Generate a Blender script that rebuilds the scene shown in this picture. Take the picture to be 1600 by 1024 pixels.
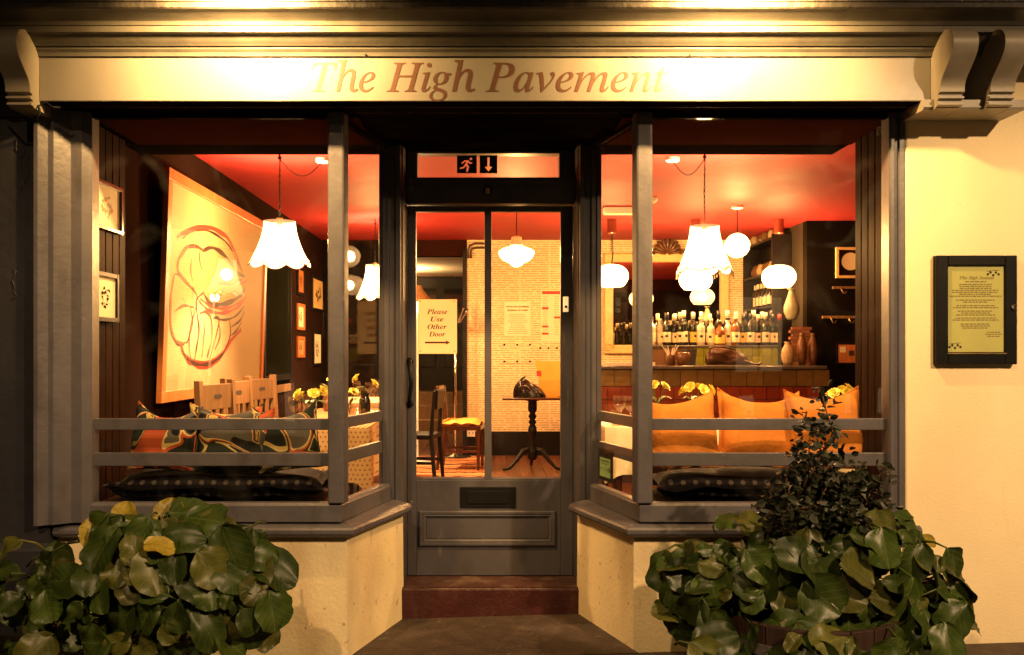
import bpy, bmesh, math, random, json
from mathutils import Vector, Matrix, Euler
from mathutils.geometry import tessellate_polygon
R = math.radians
random.seed(11)
scene = bpy.context.scene
for o in list(bpy.data.objects): bpy.data.objects.remove(o)

# ------------------------------------------------------------ camera, sky, exposure
F, CD, CH = 1430.0, 4.13, 1.36           # focal length in photo pixels, camera distance, camera height
cam = bpy.data.cameras.new('camera'); camo = bpy.data.objects.new('camera', cam)
scene.collection.objects.link(camo); scene.camera = camo
camo.location = (0, -CD, CH); camo.rotation_euler = (R(90), 0, 0)
cam.sensor_width = 36; cam.lens = 36 * F / 1600
cam.shift_x = (800 - 766) / 1600; cam.shift_y = (551 - 512) / 1600
cam.clip_start = 0.05; cam.clip_end = 600
w = bpy.data.worlds.new('World'); scene.world = w; w.use_nodes = True
nt = w.node_tree; sky = nt.nodes.new('ShaderNodeTexSky'); sky.sky_type = 'NISHITA'
sky.sun_disc = False; sky.sun_elevation = R(-3); sky.sun_rotation = R(200)
bg = nt.nodes['Background']; nt.links.new(sky.outputs[0], bg.inputs[0]); bg.inputs[1].default_value = 0.05
STREET_W, FASCIA_W, SHADE_W, SHADE_E, GLOBE_E = 1400, 360, 310, 3.7, 4.4
LAMPC = (1, .57, .19)                     # fascia spots
STREETC = (1, .64, .33)                   # street light
ROOMC = (1, .60, .26)                     # tungsten bulbs
vs = scene.view_settings
vs.view_transform = 'Standard'; vs.look = 'None'; vs.exposure = 0; vs.gamma = 1
cy = scene.cycles
scene.render.engine = 'CYCLES'
cy.use_denoising = True; cy.max_bounces = 9; cy.diffuse_bounces = 4; cy.glossy_bounces = 5
cy.transparent_max_bounces = 24; cy.sample_clamp_indirect = 4; cy.caustics_reflective = False; cy.caustics_refractive = False
COL = scene.collection

def P(px, py, Y):                        # the point at depth Y that the photo shows at a pixel
    d = (Y + CD) / F
    return Vector(((px - 766) * d, Y, CH - (py - 551) * d))
def PX(px, Y): return (px - 766) * (Y + CD) / F
def PZ(py, Y): return CH - (py - 551) * (Y + CD) / F

# ------------------------------------------------------------ materials
MATS = {}
def newmat(name):
    m = bpy.data.materials.new(name); m.use_nodes = True; MATS[name] = m
    return m, m.node_tree.nodes, m.node_tree.links, m.node_tree.nodes['Principled BSDF']
def mat(name, col, rough=.5, var=.12, vscale=6, bump=0, bscale=60, metal=0, spec=.5, rnd=0, coat=0, dirt=None, sub=0, speck=None):
    """plain procedural material: two octaves of colour drift, optional grain relief, stains and per-object tint"""
    m, N, L, b = newmat(name)
    tc = N.new('ShaderNodeTexCoord')
    n1 = N.new('ShaderNodeTexNoise'); n1.inputs['Scale'].default_value = vscale; n1.inputs['Detail'].default_value = 6
    n1.inputs['Roughness'].default_value = .65
    L.new(tc.outputs['Object'], n1.inputs['Vector'])
    rp = N.new('ShaderNodeValToRGB'); e = rp.color_ramp.elements
    e[0].position = .28; e[1].position = .72
    e[0].color = (*[c * (1 - var) for c in col], 1); e[1].color = (*[min(1, c * (1 + var)) for c in col], 1)
    L.new(n1.outputs['Fac'], rp.inputs[0]); out = rp.outputs[0]
    if dirt:
        n2 = N.new('ShaderNodeTexNoise'); n2.inputs['Scale'].default_value = dirt[1]; n2.inputs['Detail'].default_value = 9
        mp = N.new('ShaderNodeMapping'); mp.inputs['Scale'].default_value = (1, 1, .35)
        L.new(tc.outputs['Object'], mp.inputs[0]); L.new(mp.outputs[0], n2.inputs['Vector'])
        r2 = N.new('ShaderNodeValToRGB'); r2.color_ramp.elements[0].position = .52; r2.color_ramp.elements[1].position = .75
        L.new(n2.outputs['Fac'], r2.inputs[0])
        mu = N.new('ShaderNodeMath'); mu.operation = 'MULTIPLY'; mu.inputs[1].default_value = dirt[2]
        L.new(r2.outputs[0], mu.inputs[0])
        mx = N.new('ShaderNodeMixRGB'); mx.inputs[2].default_value = (*dirt[0], 1)
        L.new(mu.outputs[0], mx.inputs[0]); L.new(out, mx.inputs[1]); out = mx.outputs[0]
    if speck:
        for sc_, th_, zs in ((speck[1], speck[2], 1), (speck[1] * .22, speck[2] - .02, .12)):
            n4 = N.new('ShaderNodeTexNoise'); n4.inputs['Scale'].default_value = sc_; n4.inputs['Detail'].default_value = 4
            m4 = N.new('ShaderNodeMapping'); m4.inputs['Scale'].default_value = (1, 1, zs); L.new(tc.outputs['Object'], m4.inputs[0]); L.new(m4.outputs[0], n4.inputs['Vector'])
            r4 = N.new('ShaderNodeMapRange'); r4.inputs[1].default_value = th_; r4.inputs[2].default_value = th_ + .06; r4.inputs[4].default_value = speck[3]
            L.new(n4.outputs['Fac'], r4.inputs[0]); x4 = N.new('ShaderNodeMixRGB'); x4.inputs[2].default_value = (*speck[0], 1); L.new(r4.outputs[0], x4.inputs[0]); L.new(out, x4.inputs[1]); out = x4.outputs[0]
    if rnd:
        oi = N.new('ShaderNodeObjectInfo'); hs = N.new('ShaderNodeHueSaturation')
        mr = N.new('ShaderNodeMapRange'); mr.inputs[3].default_value = 1 - rnd; mr.inputs[4].default_value = 1 + rnd
        L.new(oi.outputs['Random'], mr.inputs[0]); L.new(mr.outputs[0], hs.inputs['Value'])
        L.new(out, hs.inputs['Color']); out = hs.outputs[0]
    L.new(out, b.inputs['Base Color'])
    rr = N.new('ShaderNodeMapRange'); rr.inputs[3].default_value = max(.03, rough - .1); rr.inputs[4].default_value = min(1, rough + .1)
    L.new(n1.outputs['Fac'], rr.inputs[0]); L.new(rr.outputs[0], b.inputs['Roughness'])
    b.inputs['Metallic'].default_value = metal; b.inputs['Specular IOR Level'].default_value = spec
    b.inputs['Coat Weight'].default_value = coat
    if sub: b.inputs['Subsurface Weight'].default_value = sub
    if bump:
        n3 = N.new('ShaderNodeTexNoise'); n3.inputs['Scale'].default_value = bscale; n3.inputs['Detail'].default_value = 7
        L.new(tc.outputs['Object'], n3.inputs['Vector'])
        bp = N.new('ShaderNodeBump'); bp.inputs['Strength'].default_value = bump; bp.inputs['Distance'].default_value = .01
        L.new(n3.outputs['Fac'], bp.inputs['Height']); L.new(bp.outputs[0], b.inputs['Normal'])
    return m
def wood(name, col, col2, axis=2, scale=14, rough=.4, coat=0, bump=.15, rnd=.15, spec=.4):
    m, N, L, b = newmat(name)
    tc = N.new('ShaderNodeTexCoord'); mp = N.new('ShaderNodeMapping')
    s = [scale] * 3; s[axis] = scale * .07; mp.inputs['Scale'].default_value = s
    oi = N.new('ShaderNodeObjectInfo'); ad = N.new('ShaderNodeVectorMath'); ad.operation = 'ADD'
    L.new(tc.outputs['Object'], ad.inputs[0]); L.new(oi.outputs['Random'], ad.inputs[1])
    L.new(ad.outputs[0], mp.inputs[0])
    n = N.new('ShaderNodeTexNoise'); n.inputs['Scale'].default_value = 3; n.inputs['Detail'].default_value = 8; n.inputs['Distortion'].default_value = .6
    L.new(mp.outputs[0], n.inputs['Vector'])
    rp = N.new('ShaderNodeValToRGB'); e = rp.color_ramp.elements; e[0].position = .3; e[1].position = .7
    e[0].color = (*col, 1); e[1].color = (*col2, 1); L.new(n.outputs['Fac'], rp.inputs[0])
    hs = N.new('ShaderNodeHueSaturation'); mr = N.new('ShaderNodeMapRange'); mr.inputs[3].default_value = 1 - rnd; mr.inputs[4].default_value = 1 + rnd
    L.new(oi.outputs['Random'], mr.inputs[0]); L.new(mr.outputs[0], hs.inputs['Value']); L.new(rp.outputs[0], hs.inputs['Color'])
    L.new(hs.outputs[0], b.inputs['Base Color']); b.inputs['Roughness'].default_value = rough; b.inputs['Coat Weight'].default_value = coat; b.inputs['Specular IOR Level'].default_value = spec
    bp = N.new('ShaderNodeBump'); bp.inputs['Strength'].default_value = bump; bp.inputs['Distance'].default_value = .004
    L.new(n.outputs['Fac'], bp.inputs['Height']); L.new(bp.outputs[0], b.inputs['Normal'])
    return m
def emit(name, col, strength, base=(.8, .75, .65)):
    m, N, L, b = newmat(name)
    b.inputs['Base Color'].default_value = (*base, 1); b.inputs['Roughness'].default_value = .6
    tc = N.new('ShaderNodeTexCoord'); n = N.new('ShaderNodeTexNoise'); n.inputs['Scale'].default_value = 9
    L.new(tc.outputs['Object'], n.inputs['Vector'])
    mr = N.new('ShaderNodeMapRange'); mr.inputs[3].default_value = strength * .88; mr.inputs[4].default_value = strength * 1.12
    L.new(n.outputs['Fac'], mr.inputs[0]); L.new(mr.outputs[0], b.inputs['Emission Strength'])
    b.inputs['Emission Color'].default_value = (*col, 1)
    return m
def glass(name, tint=(1, 1, 1), refl=1.0, wob=0.0, fmin=0.0):
    m, N, L, b = newmat(name); N.remove(b); out = N['Material Output']
    lw = N.new('ShaderNodeLayerWeight'); lw.inputs[0].default_value = .5
    pw = N.new('ShaderNodeMath'); pw.operation = 'POWER'; pw.inputs[1].default_value = 5; L.new(lw.outputs['Facing'], pw.inputs[0])
    fr = N.new('ShaderNodeMath'); fr.operation = 'MULTIPLY_ADD'; fr.inputs[1].default_value = .96; fr.inputs[2].default_value = .04; L.new(pw.outputs[0], fr.inputs[0])
    mu = N.new('ShaderNodeMath'); mu.operation = 'MULTIPLY_ADD'; mu.inputs[1].default_value = refl; mu.inputs[2].default_value = fmin; mu.use_clamp = True
    tr = N.new('ShaderNodeBsdfTransparent'); tr.inputs[0].default_value = (*tint, 1)
    gl = N.new('ShaderNodeBsdfGlossy'); gl.inputs['Roughness'].default_value = .01
    if wob:
        tc = N.new('ShaderNodeTexCoord'); n = N.new('ShaderNodeTexNoise'); n.inputs['Scale'].default_value = 2.5
        L.new(tc.outputs['Object'], n.inputs['Vector'])
        bp = N.new('ShaderNodeBump'); bp.inputs['Strength'].default_value = wob; bp.inputs['Distance'].default_value = .02
        L.new(n.outputs['Fac'], bp.inputs['Height']); L.new(bp.outputs[0], gl.inputs['Normal'])
    base = tr.outputs[0]
    if wob:
        tc = N.new('ShaderNodeTexCoord'); n5 = N.new('ShaderNodeTexNoise'); n5.inputs['Scale'].default_value = 3.5; n5.inputs['Detail'].default_value = 9; n5.inputs['Distortion'].default_value = 1.5
        L.new(tc.outputs['Object'], n5.inputs['Vector']); r5 = N.new('ShaderNodeMapRange'); r5.inputs[1].default_value = .52; r5.inputs[2].default_value = .8; r5.inputs[4].default_value = .010
        L.new(n5.outputs['Fac'], r5.inputs[0]); df_ = N.new('ShaderNodeBsdfDiffuse'); df_.inputs[0].default_value = (.7, .68, .64, 1); ms = N.new('ShaderNodeMixShader')
        L.new(r5.outputs[0], ms.inputs[0]); L.new(base, ms.inputs[1]); L.new(df_.outputs[0], ms.inputs[2]); base = ms.outputs[0]
    mx = N.new('ShaderNodeMixShader')
    L.new(fr.outputs[0], mu.inputs[0]); L.new(mu.outputs[0], mx.inputs[0]); L.new(base, mx.inputs[1]); L.new(gl.outputs[0], mx.inputs[2])
    L.new(mx.outputs[0], out.inputs[0])
    return m

def sheer(name, col, k=.6):
    """thin paper or film that lets lamplight behind it through"""
    m, N, L, b = newmat(name); b.inputs['Base Color'].default_value = (*col, 1); b.inputs['Roughness'].default_value = .7
    tc = N.new('ShaderNodeTexCoord'); n = N.new('ShaderNodeTexNoise'); n.inputs['Scale'].default_value = 20; L.new(tc.outputs['Object'], n.inputs['Vector'])
    mr = N.new('ShaderNodeMixRGB'); mr.inputs[1].default_value = (*[c * .93 for c in col], 1); mr.inputs[2].default_value = (*col, 1); L.new(n.outputs['Fac'], mr.inputs[0])
    t = N.new('ShaderNodeBsdfTranslucent'); mx = N.new('ShaderNodeMixShader'); mx.inputs[0].default_value = k
    L.new(mr.outputs[0], b.inputs['Base Color']); L.new(mr.outputs[0], t.inputs[0]); L.new(b.outputs[0], mx.inputs[1]); L.new(t.outputs[0], mx.inputs[2]); L.new(mx.outputs[0], N['Material Output'].inputs[0])
    return m
M = {}
M['grey'] = mat('grey_paint', (.092, .086, .098), .38, .14, 5, .16, 35, spec=.35, dirt=((.045, .04, .04), 11, .6), speck=((.20, .18, .15), 60, .70, .7))
M['doorgrey'] = mat('door_grey_paint', (.062, .058, .068), .36, .12, 4, .14, 30, spec=.35, dirt=((.03, .027, .027), 9, .6), speck=((.16, .14, .12), 70, .71, .7))
M['darkwall'] = mat('dark_grey_wall_paint', (.024, .024, .030), .5, .18, 3, .25, 25, dirt=((.05, .046, .046), 4, .5), spec=.25)
M['cream'] = mat('cream_render', (.84, .70, .44), .75, .05, 2.5, .16, 120, dirt=((.64, .48, .27), 1.6, .35), speck=((.42, .27, .12), 26, .70, .3))
M['riser'] = mat('cream_riser_render', (.82, .68, .40), .7, .08, 3.5, .25, 60, dirt=((.46, .30, .14), 3.0, .65), speck=((.22, .12, .05), 26, .66, .6))
M['fascia'] = mat('fascia_paint', (.19, .175, .150), .38, .06, 4, .06, 50, dirt=((.14, .12, .095), 5, .4))
M['corbel'] = mat('corbel_paint', (.27, .24, .19), .45, .08, 5, .08, 50, dirt=((.15, .12, .09), 7, .5))
M['cornice'] = mat('cornice_paint', (.095, .088, .072), .45, .14, 5, .12, 40, spec=.25, dirt=((.06, .05, .04), 9, .55))
M['sootlead'] = mat('weathered_lead', (.05, .045, .04), .5, .35, 9, .5, 40, dirt=((.14, .12, .09), 14, .6))
M['letter'] = mat('brown_letter_paint', (.085, .034, .017), .5, .1, 6)
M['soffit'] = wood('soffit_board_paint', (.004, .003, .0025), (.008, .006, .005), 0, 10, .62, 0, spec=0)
M['panel'] = wood('dark_panel_wood', (.008, .003, .0015), (.024, .009, .004), 2, 14, .5, 0, spec=0.01)
M['step'] = mat('red_painted_step', (.042, .008, .007), .45, .3, 9, .35, 60, dirt=((.075, .04, .03), 16, .5))
M['tread'] = mat('worn_red_tread', (.055, .02, .014), .55, .35, 10, .35, 60, dirt=((.15, .10, .07), 9, .8))
M['stone'] = mat('worn_stone_paving', (.046, .030, .021), .72, .45, 11, .9, 60, speck=((.15, .11, .08), 75, .66, .5), dirt=((.085, .06, .04), 9, .55))
M['road'] = mat('asphalt', (.05, .05, .05), .8, .2, 20, .6, 120)
M['kerb'] = mat('kerb_granite', (.25, .24, .22), .7, .15, 20, .3, 90)
M['black'] = mat('black_gloss_metal', (.006, .006, .006), .45, .2, 8, spec=.12)
M['blackwood'] = mat('black_painted_wood', (.008, .006, .006), .4, .2, 8, .1, 40, spec=.2)
M['chrome'] = mat('polished_chrome', (.7, .68, .65), .14, .05, 8, metal=1)
M['brass'] = mat('aged_brass', (.45, .30, .12), .35, .15, 20, metal=1)
M['ceil'] = mat('red_ceiling_paint', (.29, .026, .025), .6, .16, 1.6, .25, 4, spec=.16)
M['bulk'] = mat('dark_maroon_paint', (.028, .009, .006), .8, .15, 3, .1, 12, spec=0)
M['brownwall'] = mat('brown_interior_paint', (.016, .008, .006), .6, .15, 3, .1, 20, spec=0)
M['blackwall'] = mat('black_interior_paint', (.008, .006, .005), .6, .2, 4, .15, 30, spec=0)
M['greenwall'] = mat('grey_green_interior_paint', (.028, .022, .014), .5, .12, 3, .1, 20)
M['floorwood'] = wood('floor_wood', (.10, .035, .015), (.17, .065, .03), 1, 8, .35, .2)
M['pine'] = wood('reddish_pine', (.36, .11, .03), (.50, .19, .06), 2, 10, .35)
M['oak'] = wood('light_oak', (.15, .075, .030), (.24, .13, .055), 2, 12, .45)
M['mahog'] = wood('dark_mahogany', (.045, .012, .006), (.09, .026, .012), 2, 12, .22, .5)
M['paper'] = mat('ivory_paper', (.78, .70, .47), .7, .04, 3)
M['print'] = mat('dark_print', (.03, .022, .02), .7, .1, 10)
M['redprint'] = mat('red_print', (.5, .05, .03), .7, .1, 10)
M['canvas'] = mat('stretched_canvas', (.60, .43, .22), .6, .07, 2, .1, 300)
M['inkred'] = mat('red_ink', (.42, .035, .02), .5, .25, 12)
M['inkblack'] = mat('black_ink', (.045, .012, .008), .5, .25, 12)
M['gilt'] = mat('gilt_frame', (.72, .50, .20), .4, .15, 14, .2, 40)
M['mirror'] = mat('mirror_silver', (.72, .68, .60), .02, .06, 3, metal=1)
for l_ in list(M['mirror'].node_tree.links):
    if l_.to_socket.name == 'Roughness': M['mirror'].node_tree.links.remove(l_)
M['mirror'].node_tree.nodes['Principled BSDF'].inputs['Roughness'].default_value = .01
M['orange'] = mat('orange_velvet', (.52, .175, .020), .9, .14, 7, .35, 40)
M['polkabase'] = None
M['green_tile'] = mat('green_glazed_tile', (.27, .30, .035), .18, .22, 9, .08, 14, rnd=.22)
M['olive_tile'] = mat('olive_glazed_tile', (.17, .115, .04), .22, .2, 9, .08, 14, rnd=.2)
M['red_tile'] = mat('red_brown_tile', (.21, .04, .022), .25, .2, 9, .08, 14, rnd=.2)
M['grout'] = mat('dark_grout', (.05, .035, .025), .8, .2, 20)
M['slate'] = mat('slate_counter', (.09, .08, .075), .25, .15, 6)
M['white'] = mat('white_ceramic', (.8, .77, .7), .3, .04, 8)
M['cloth'] = mat('cream_linen', (.78, .66, .44), .8, .06, 8, .2, 80)
M['napkin'] = mat('white_napkin', (.85, .8, .7), .8, .05, 8)
M['leather'] = mat('brown_leather', (.065, .028, .014), .32, .3, 12, .4, 30)
M['blackleather'] = mat('black_leather', (.012, .010, .010), .25, .3, 12, .3, 30)
M['orangebag'] = mat('orange_paper_bag', (.85, .40, .06), .6, .1, 5, .3, 12)
M['cork'] = mat('pale_ceramic_speckle', (.36, .26, .14), .45, .35, 40, .1, 40)
M['brownpot'] = mat('brown_salt_glaze', (.12, .05, .02), .3, .4, 22, .2, 30)
M['greenpot'] = mat('green_pot_glaze', (.35, .36, .24), .2, .3, 12)
M['brick'] = mat('small_clay_brick', (.22, .09, .045), .8, .25, 14, .4, 40, rnd=.25)
M['bottle_dark'] = mat('dark_bottle_glass', (.010, .012, .007), .06, .2, 5, coat=.5)
M['bottle_amber'] = mat('amber_bottle_glass', (.17, .05, .008), .06, .2, 5, coat=.5)
M['bottle_clear'] = mat('clear_spirit_glass', (.62, .55, .40), .06, .1, 5, coat=.5)
M['label_cream'] = mat('cream_bottle_label', (.80, .68, .44), .6, .12, 30)
M['label_yellow'] = mat('yellow_bottle_label', (.80, .52, .10), .6, .12, 30)
M['cap_red'] = mat('red_foil', (.5, .03, .02), .3, .1, 8)
M['cap_cream'] = mat('pale_foil', (.72, .62, .42), .35, .1, 8)
M['cap_black'] = mat('black_foil', (.02, .018, .018), .3, .1, 8)
M['petal'] = mat('yellow_petal', (.95, .80, .14), .6, .12, 20)
M['stalk'] = mat('flower_leaf_green', (.06, .09, .015), .5, .25, 20)
M['tumbler'] = glass('tumbler_glass', (.97, .95, .9), 1.3, 0, .03)
M['pane'] = glass('window_pane_glass', (.985, .985, .98), .40, .02)
M['picglass'] = glass('picture_glass', (.99, .99, .99), 1.3, .01, .02)
M['terracotta'] = mat('dark_wood_planter', (.055, .018, .012), .7, .35, 14, .5, 30)
M['barrel'] = wood('barrel_oak', (.018, .007, .005), (.045, .019, .012), 2, 16, .7, 0, .4)
M['hoop'] = mat('rusty_hoop', (.20, .18, .17), .5, .4, 20, .4, 40, metal=.7)
M['soil'] = mat('potting_soil', (.02, .014, .01), .95, .3, 30, .8, 60)
M['stem'] = mat('leaf_stalk', (.13, .06, .03), .5, .25, 20)
def glow(name, col, strength, thru, pleats=0, z0=-.9, z1=-.2):
    """fabric or opal glass round a bulb: part of the bulb's light passes, the rest glows, strongest round the bulb"""
    m, N, L, b = newmat(name); b.inputs['Base Color'].default_value = (.8, .72, .58, 1); b.inputs['Roughness'].default_value = .5
    tc = N.new('ShaderNodeTexCoord'); sp = N.new('ShaderNodeSeparateXYZ'); L.new(tc.outputs['Generated'], sp.inputs[0])
    a = N.new('ShaderNodeMath'); a.operation = 'SUBTRACT'; a.inputs[1].default_value = .5; L.new(sp.outputs[2], a.inputs[0])
    q = N.new('ShaderNodeMath'); q.operation = 'ABSOLUTE'; L.new(a.outputs[0], q.inputs[0])
    mr = N.new('ShaderNodeMapRange'); mr.inputs[1].default_value = .1; mr.inputs[2].default_value = .5; mr.inputs[3].default_value = strength; mr.inputs[4].default_value = strength * (.22 if pleats else .5)
    L.new(q.outputs[0], mr.inputs[0]); out = mr.outputs[0]
    if pleats:
        so = N.new('ShaderNodeSeparateXYZ'); L.new(tc.outputs['Object'], so.inputs[0])
        at = N.new('ShaderNodeMath'); at.operation = 'ARCTAN2'; L.new(so.outputs[1], at.inputs[0]); L.new(so.outputs[0], at.inputs[1])
        mu = N.new('ShaderNodeMath'); mu.operation = 'MULTIPLY'; mu.inputs[1].default_value = pleats; L.new(at.outputs[0], mu.inputs[0])
        si = N.new('ShaderNodeMath'); si.operation = 'SINE'; L.new(mu.outputs[0], si.inputs[0])
        m2 = N.new('ShaderNodeMapRange'); m2.inputs[1].default_value = -1; m2.inputs[3].default_value = .72; m2.inputs[4].default_value = 1.1; L.new(si.outputs[0], m2.inputs[0])
        k = N.new('ShaderNodeMath'); k.operation = 'MULTIPLY'; L.new(out, k.inputs[0]); L.new(m2.outputs[0], k.inputs[1]); out = k.outputs[0]
    b.inputs['Emission Color'].default_value = (*col, 1); L.new(out, b.inputs['Emission Strength'])
    t = N.new('ShaderNodeBsdfTransparent'); t.inputs[0].default_value = (1, .85, .6, 1); mx = N.new('ShaderNodeMixShader'); mx.inputs[0].default_value = thru
    L.new(b.outputs[0], mx.inputs[1]); L.new(t.outputs[0], mx.inputs[2]); L.new(mx.outputs[0], N['Material Output'].inputs[0])
    return m
M['shade'] = glow('lit_fabric_shade', (1.0, .62, .26), SHADE_E, .28, 36)
M['globe'] = glow('lit_opal_glass', (1.0, .66, .30), GLOBE_E, .30)
M['trim'] = mat('brown_shade_trim', (.035, .012, .005), .7, .2, 30)
M['fringe'] = mat('gold_fringe', (.13, .06, .015), .8, .2, 40)
M['lantern'] = emit('lit_street_lantern', (1, .65, .3), 30)
M['litwin'] = emit('lit_window_and_strip', (1, .62, .28), 2.6)
M['signgreen'] = mat('exit_sign_dark', (.020, .022, .014), .4, .1, 10)
M['signsym'] = sheer('exit_sign_symbol', (.75, .5, .4), .8); M['notice'] = sheer('translucent_notice', (.94, .86, .56), .72)
M['menu'] = mat('yellow_menu_paper', (.44, .44, .14), .7, .08, 6)
M['menuink'] = mat('menu_ink', (.16, .12, .03), .7, .1, 10)
M['stickgreen'] = mat('pale_green_sticker', (.28, .46, .20), .6, .08, 10)
M['stickblack'] = mat('black_sticker', (.01, .01, .01), .4, .1, 10)
M['brickwall'] = mat('far_brick', (.045, .025, .018), .85, .25, 9, .3, 40)
M['pinkline'] = mat('faded_print', (.45, .25, .10), .7, .1, 10)

def leafmat(name, c1, c2, vein, rough=.40):
    m, N, L, b = newmat(name)
    tc = N.new('ShaderNodeTexCoord'); sp = N.new('ShaderNodeSeparateXYZ'); L.new(tc.outputs['Object'], sp.inputs[0])
    n = N.new('ShaderNodeTexNoise'); n.inputs['Scale'].default_value = 14; n.inputs['Detail'].default_value = 5
    L.new(tc.outputs['Object'], n.inputs['Vector'])
    rp = N.new('ShaderNodeValToRGB'); e = rp.color_ramp.elements; e[0].position = .3; e[1].position = .75
    e[0].color = (*c1, 1); e[1].color = (*c2, 1); L.new(n.outputs['Fac'], rp.inputs[0])
    # veins: midrib along x and side veins leaving it forwards
    ab = N.new('ShaderNodeMath'); ab.operation = 'ABSOLUTE'; L.new(sp.outputs[1], ab.inputs[0])
    a2 = N.new('ShaderNodeMath'); a2.operation = 'MULTIPLY_ADD'; a2.inputs[1].default_value = -.8; L.new(ab.outputs[0], a2.inputs[0]); L.new(sp.outputs[0], a2.inputs[2])
    sc = N.new('ShaderNodeMath'); sc.operation = 'MULTIPLY'; sc.inputs[1].default_value = 36; L.new(a2.outputs[0], sc.inputs[0])
    fr = N.new('ShaderNodeMath'); fr.operation = 'PINGPONG'; fr.inputs[1].default_value = .5; L.new(sc.outputs[0], fr.inputs[0])
    lt = N.new('ShaderNodeMath'); lt.operation = 'LESS_THAN'; lt.inputs[1].default_value = .045; L.new(fr.outputs[0], lt.inputs[0])
    l2 = N.new('ShaderNodeMath'); l2.operation = 'LESS_THAN'; l2.inputs[1].default_value = .0022; L.new(ab.outputs[0], l2.inputs[0])
    mxm = N.new('ShaderNodeMath'); mxm.operation = 'MAXIMUM'; L.new(lt.outputs[0], mxm.inputs[0]); L.new(l2.outputs[0], mxm.inputs[1])
    k = N.new('ShaderNodeMath'); k.operation = 'MULTIPLY'; k.inputs[1].default_value = .6; L.new(mxm.outputs[0], k.inputs[0])
    mx = N.new('ShaderNodeMixRGB'); mx.inputs[2].default_value = (*vein, 1); L.new(k.outputs[0], mx.inputs[0]); L.new(rp.outputs[0], mx.inputs[1])
    oi = N.new('ShaderNodeObjectInfo'); hs = N.new('ShaderNodeHueSaturation'); mr = N.new('ShaderNodeMapRange')
    mr.inputs[3].default_value = .65; mr.inputs[4].default_value = 1.35
    L.new(oi.outputs['Random'], mr.inputs[0]); L.new(mr.outputs[0], hs.inputs['Value']); L.new(mx.outputs[0], hs.inputs['Color'])
    L.new(hs.outputs[0], b.inputs['Base Color']); b.inputs['Roughness'].default_value = rough; b.inputs['Specular IOR Level'].default_value = .33
    bp = N.new('ShaderNodeBump'); bp.inputs['Strength'].default_value = .6; bp.inputs['Distance'].default_value = .004
    ad = N.new('ShaderNodeMath'); ad.operation = 'MULTIPLY_ADD'; ad.inputs[1].default_value = -.6; L.new(mxm.outputs[0], ad.inputs[0]); L.new(n.outputs['Fac'], ad.inputs[2])
    L.new(ad.outputs[0], bp.inputs['Height']); L.new(bp.outputs[0], b.inputs['Normal'])
    return m
M['leaf'] = leafmat('bergenia_leaf_green', (.015, .032, .004), (.042, .064, .009), (.08, .10, .022))
M['leafdull'] = leafmat('bergenia_leaf_dull', (.036, .044, .007), (.085, .085, .014), (.12, .115, .03))
M['leafyellow'] = leafmat('bergenia_leaf_yellow', (.22, .16, .015), (.34, .26, .03), (.15, .11, .015))
M['shrub'] = mat('small_shrub_leaf', (.016, .020, .008), .5, .6, 30)

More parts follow.
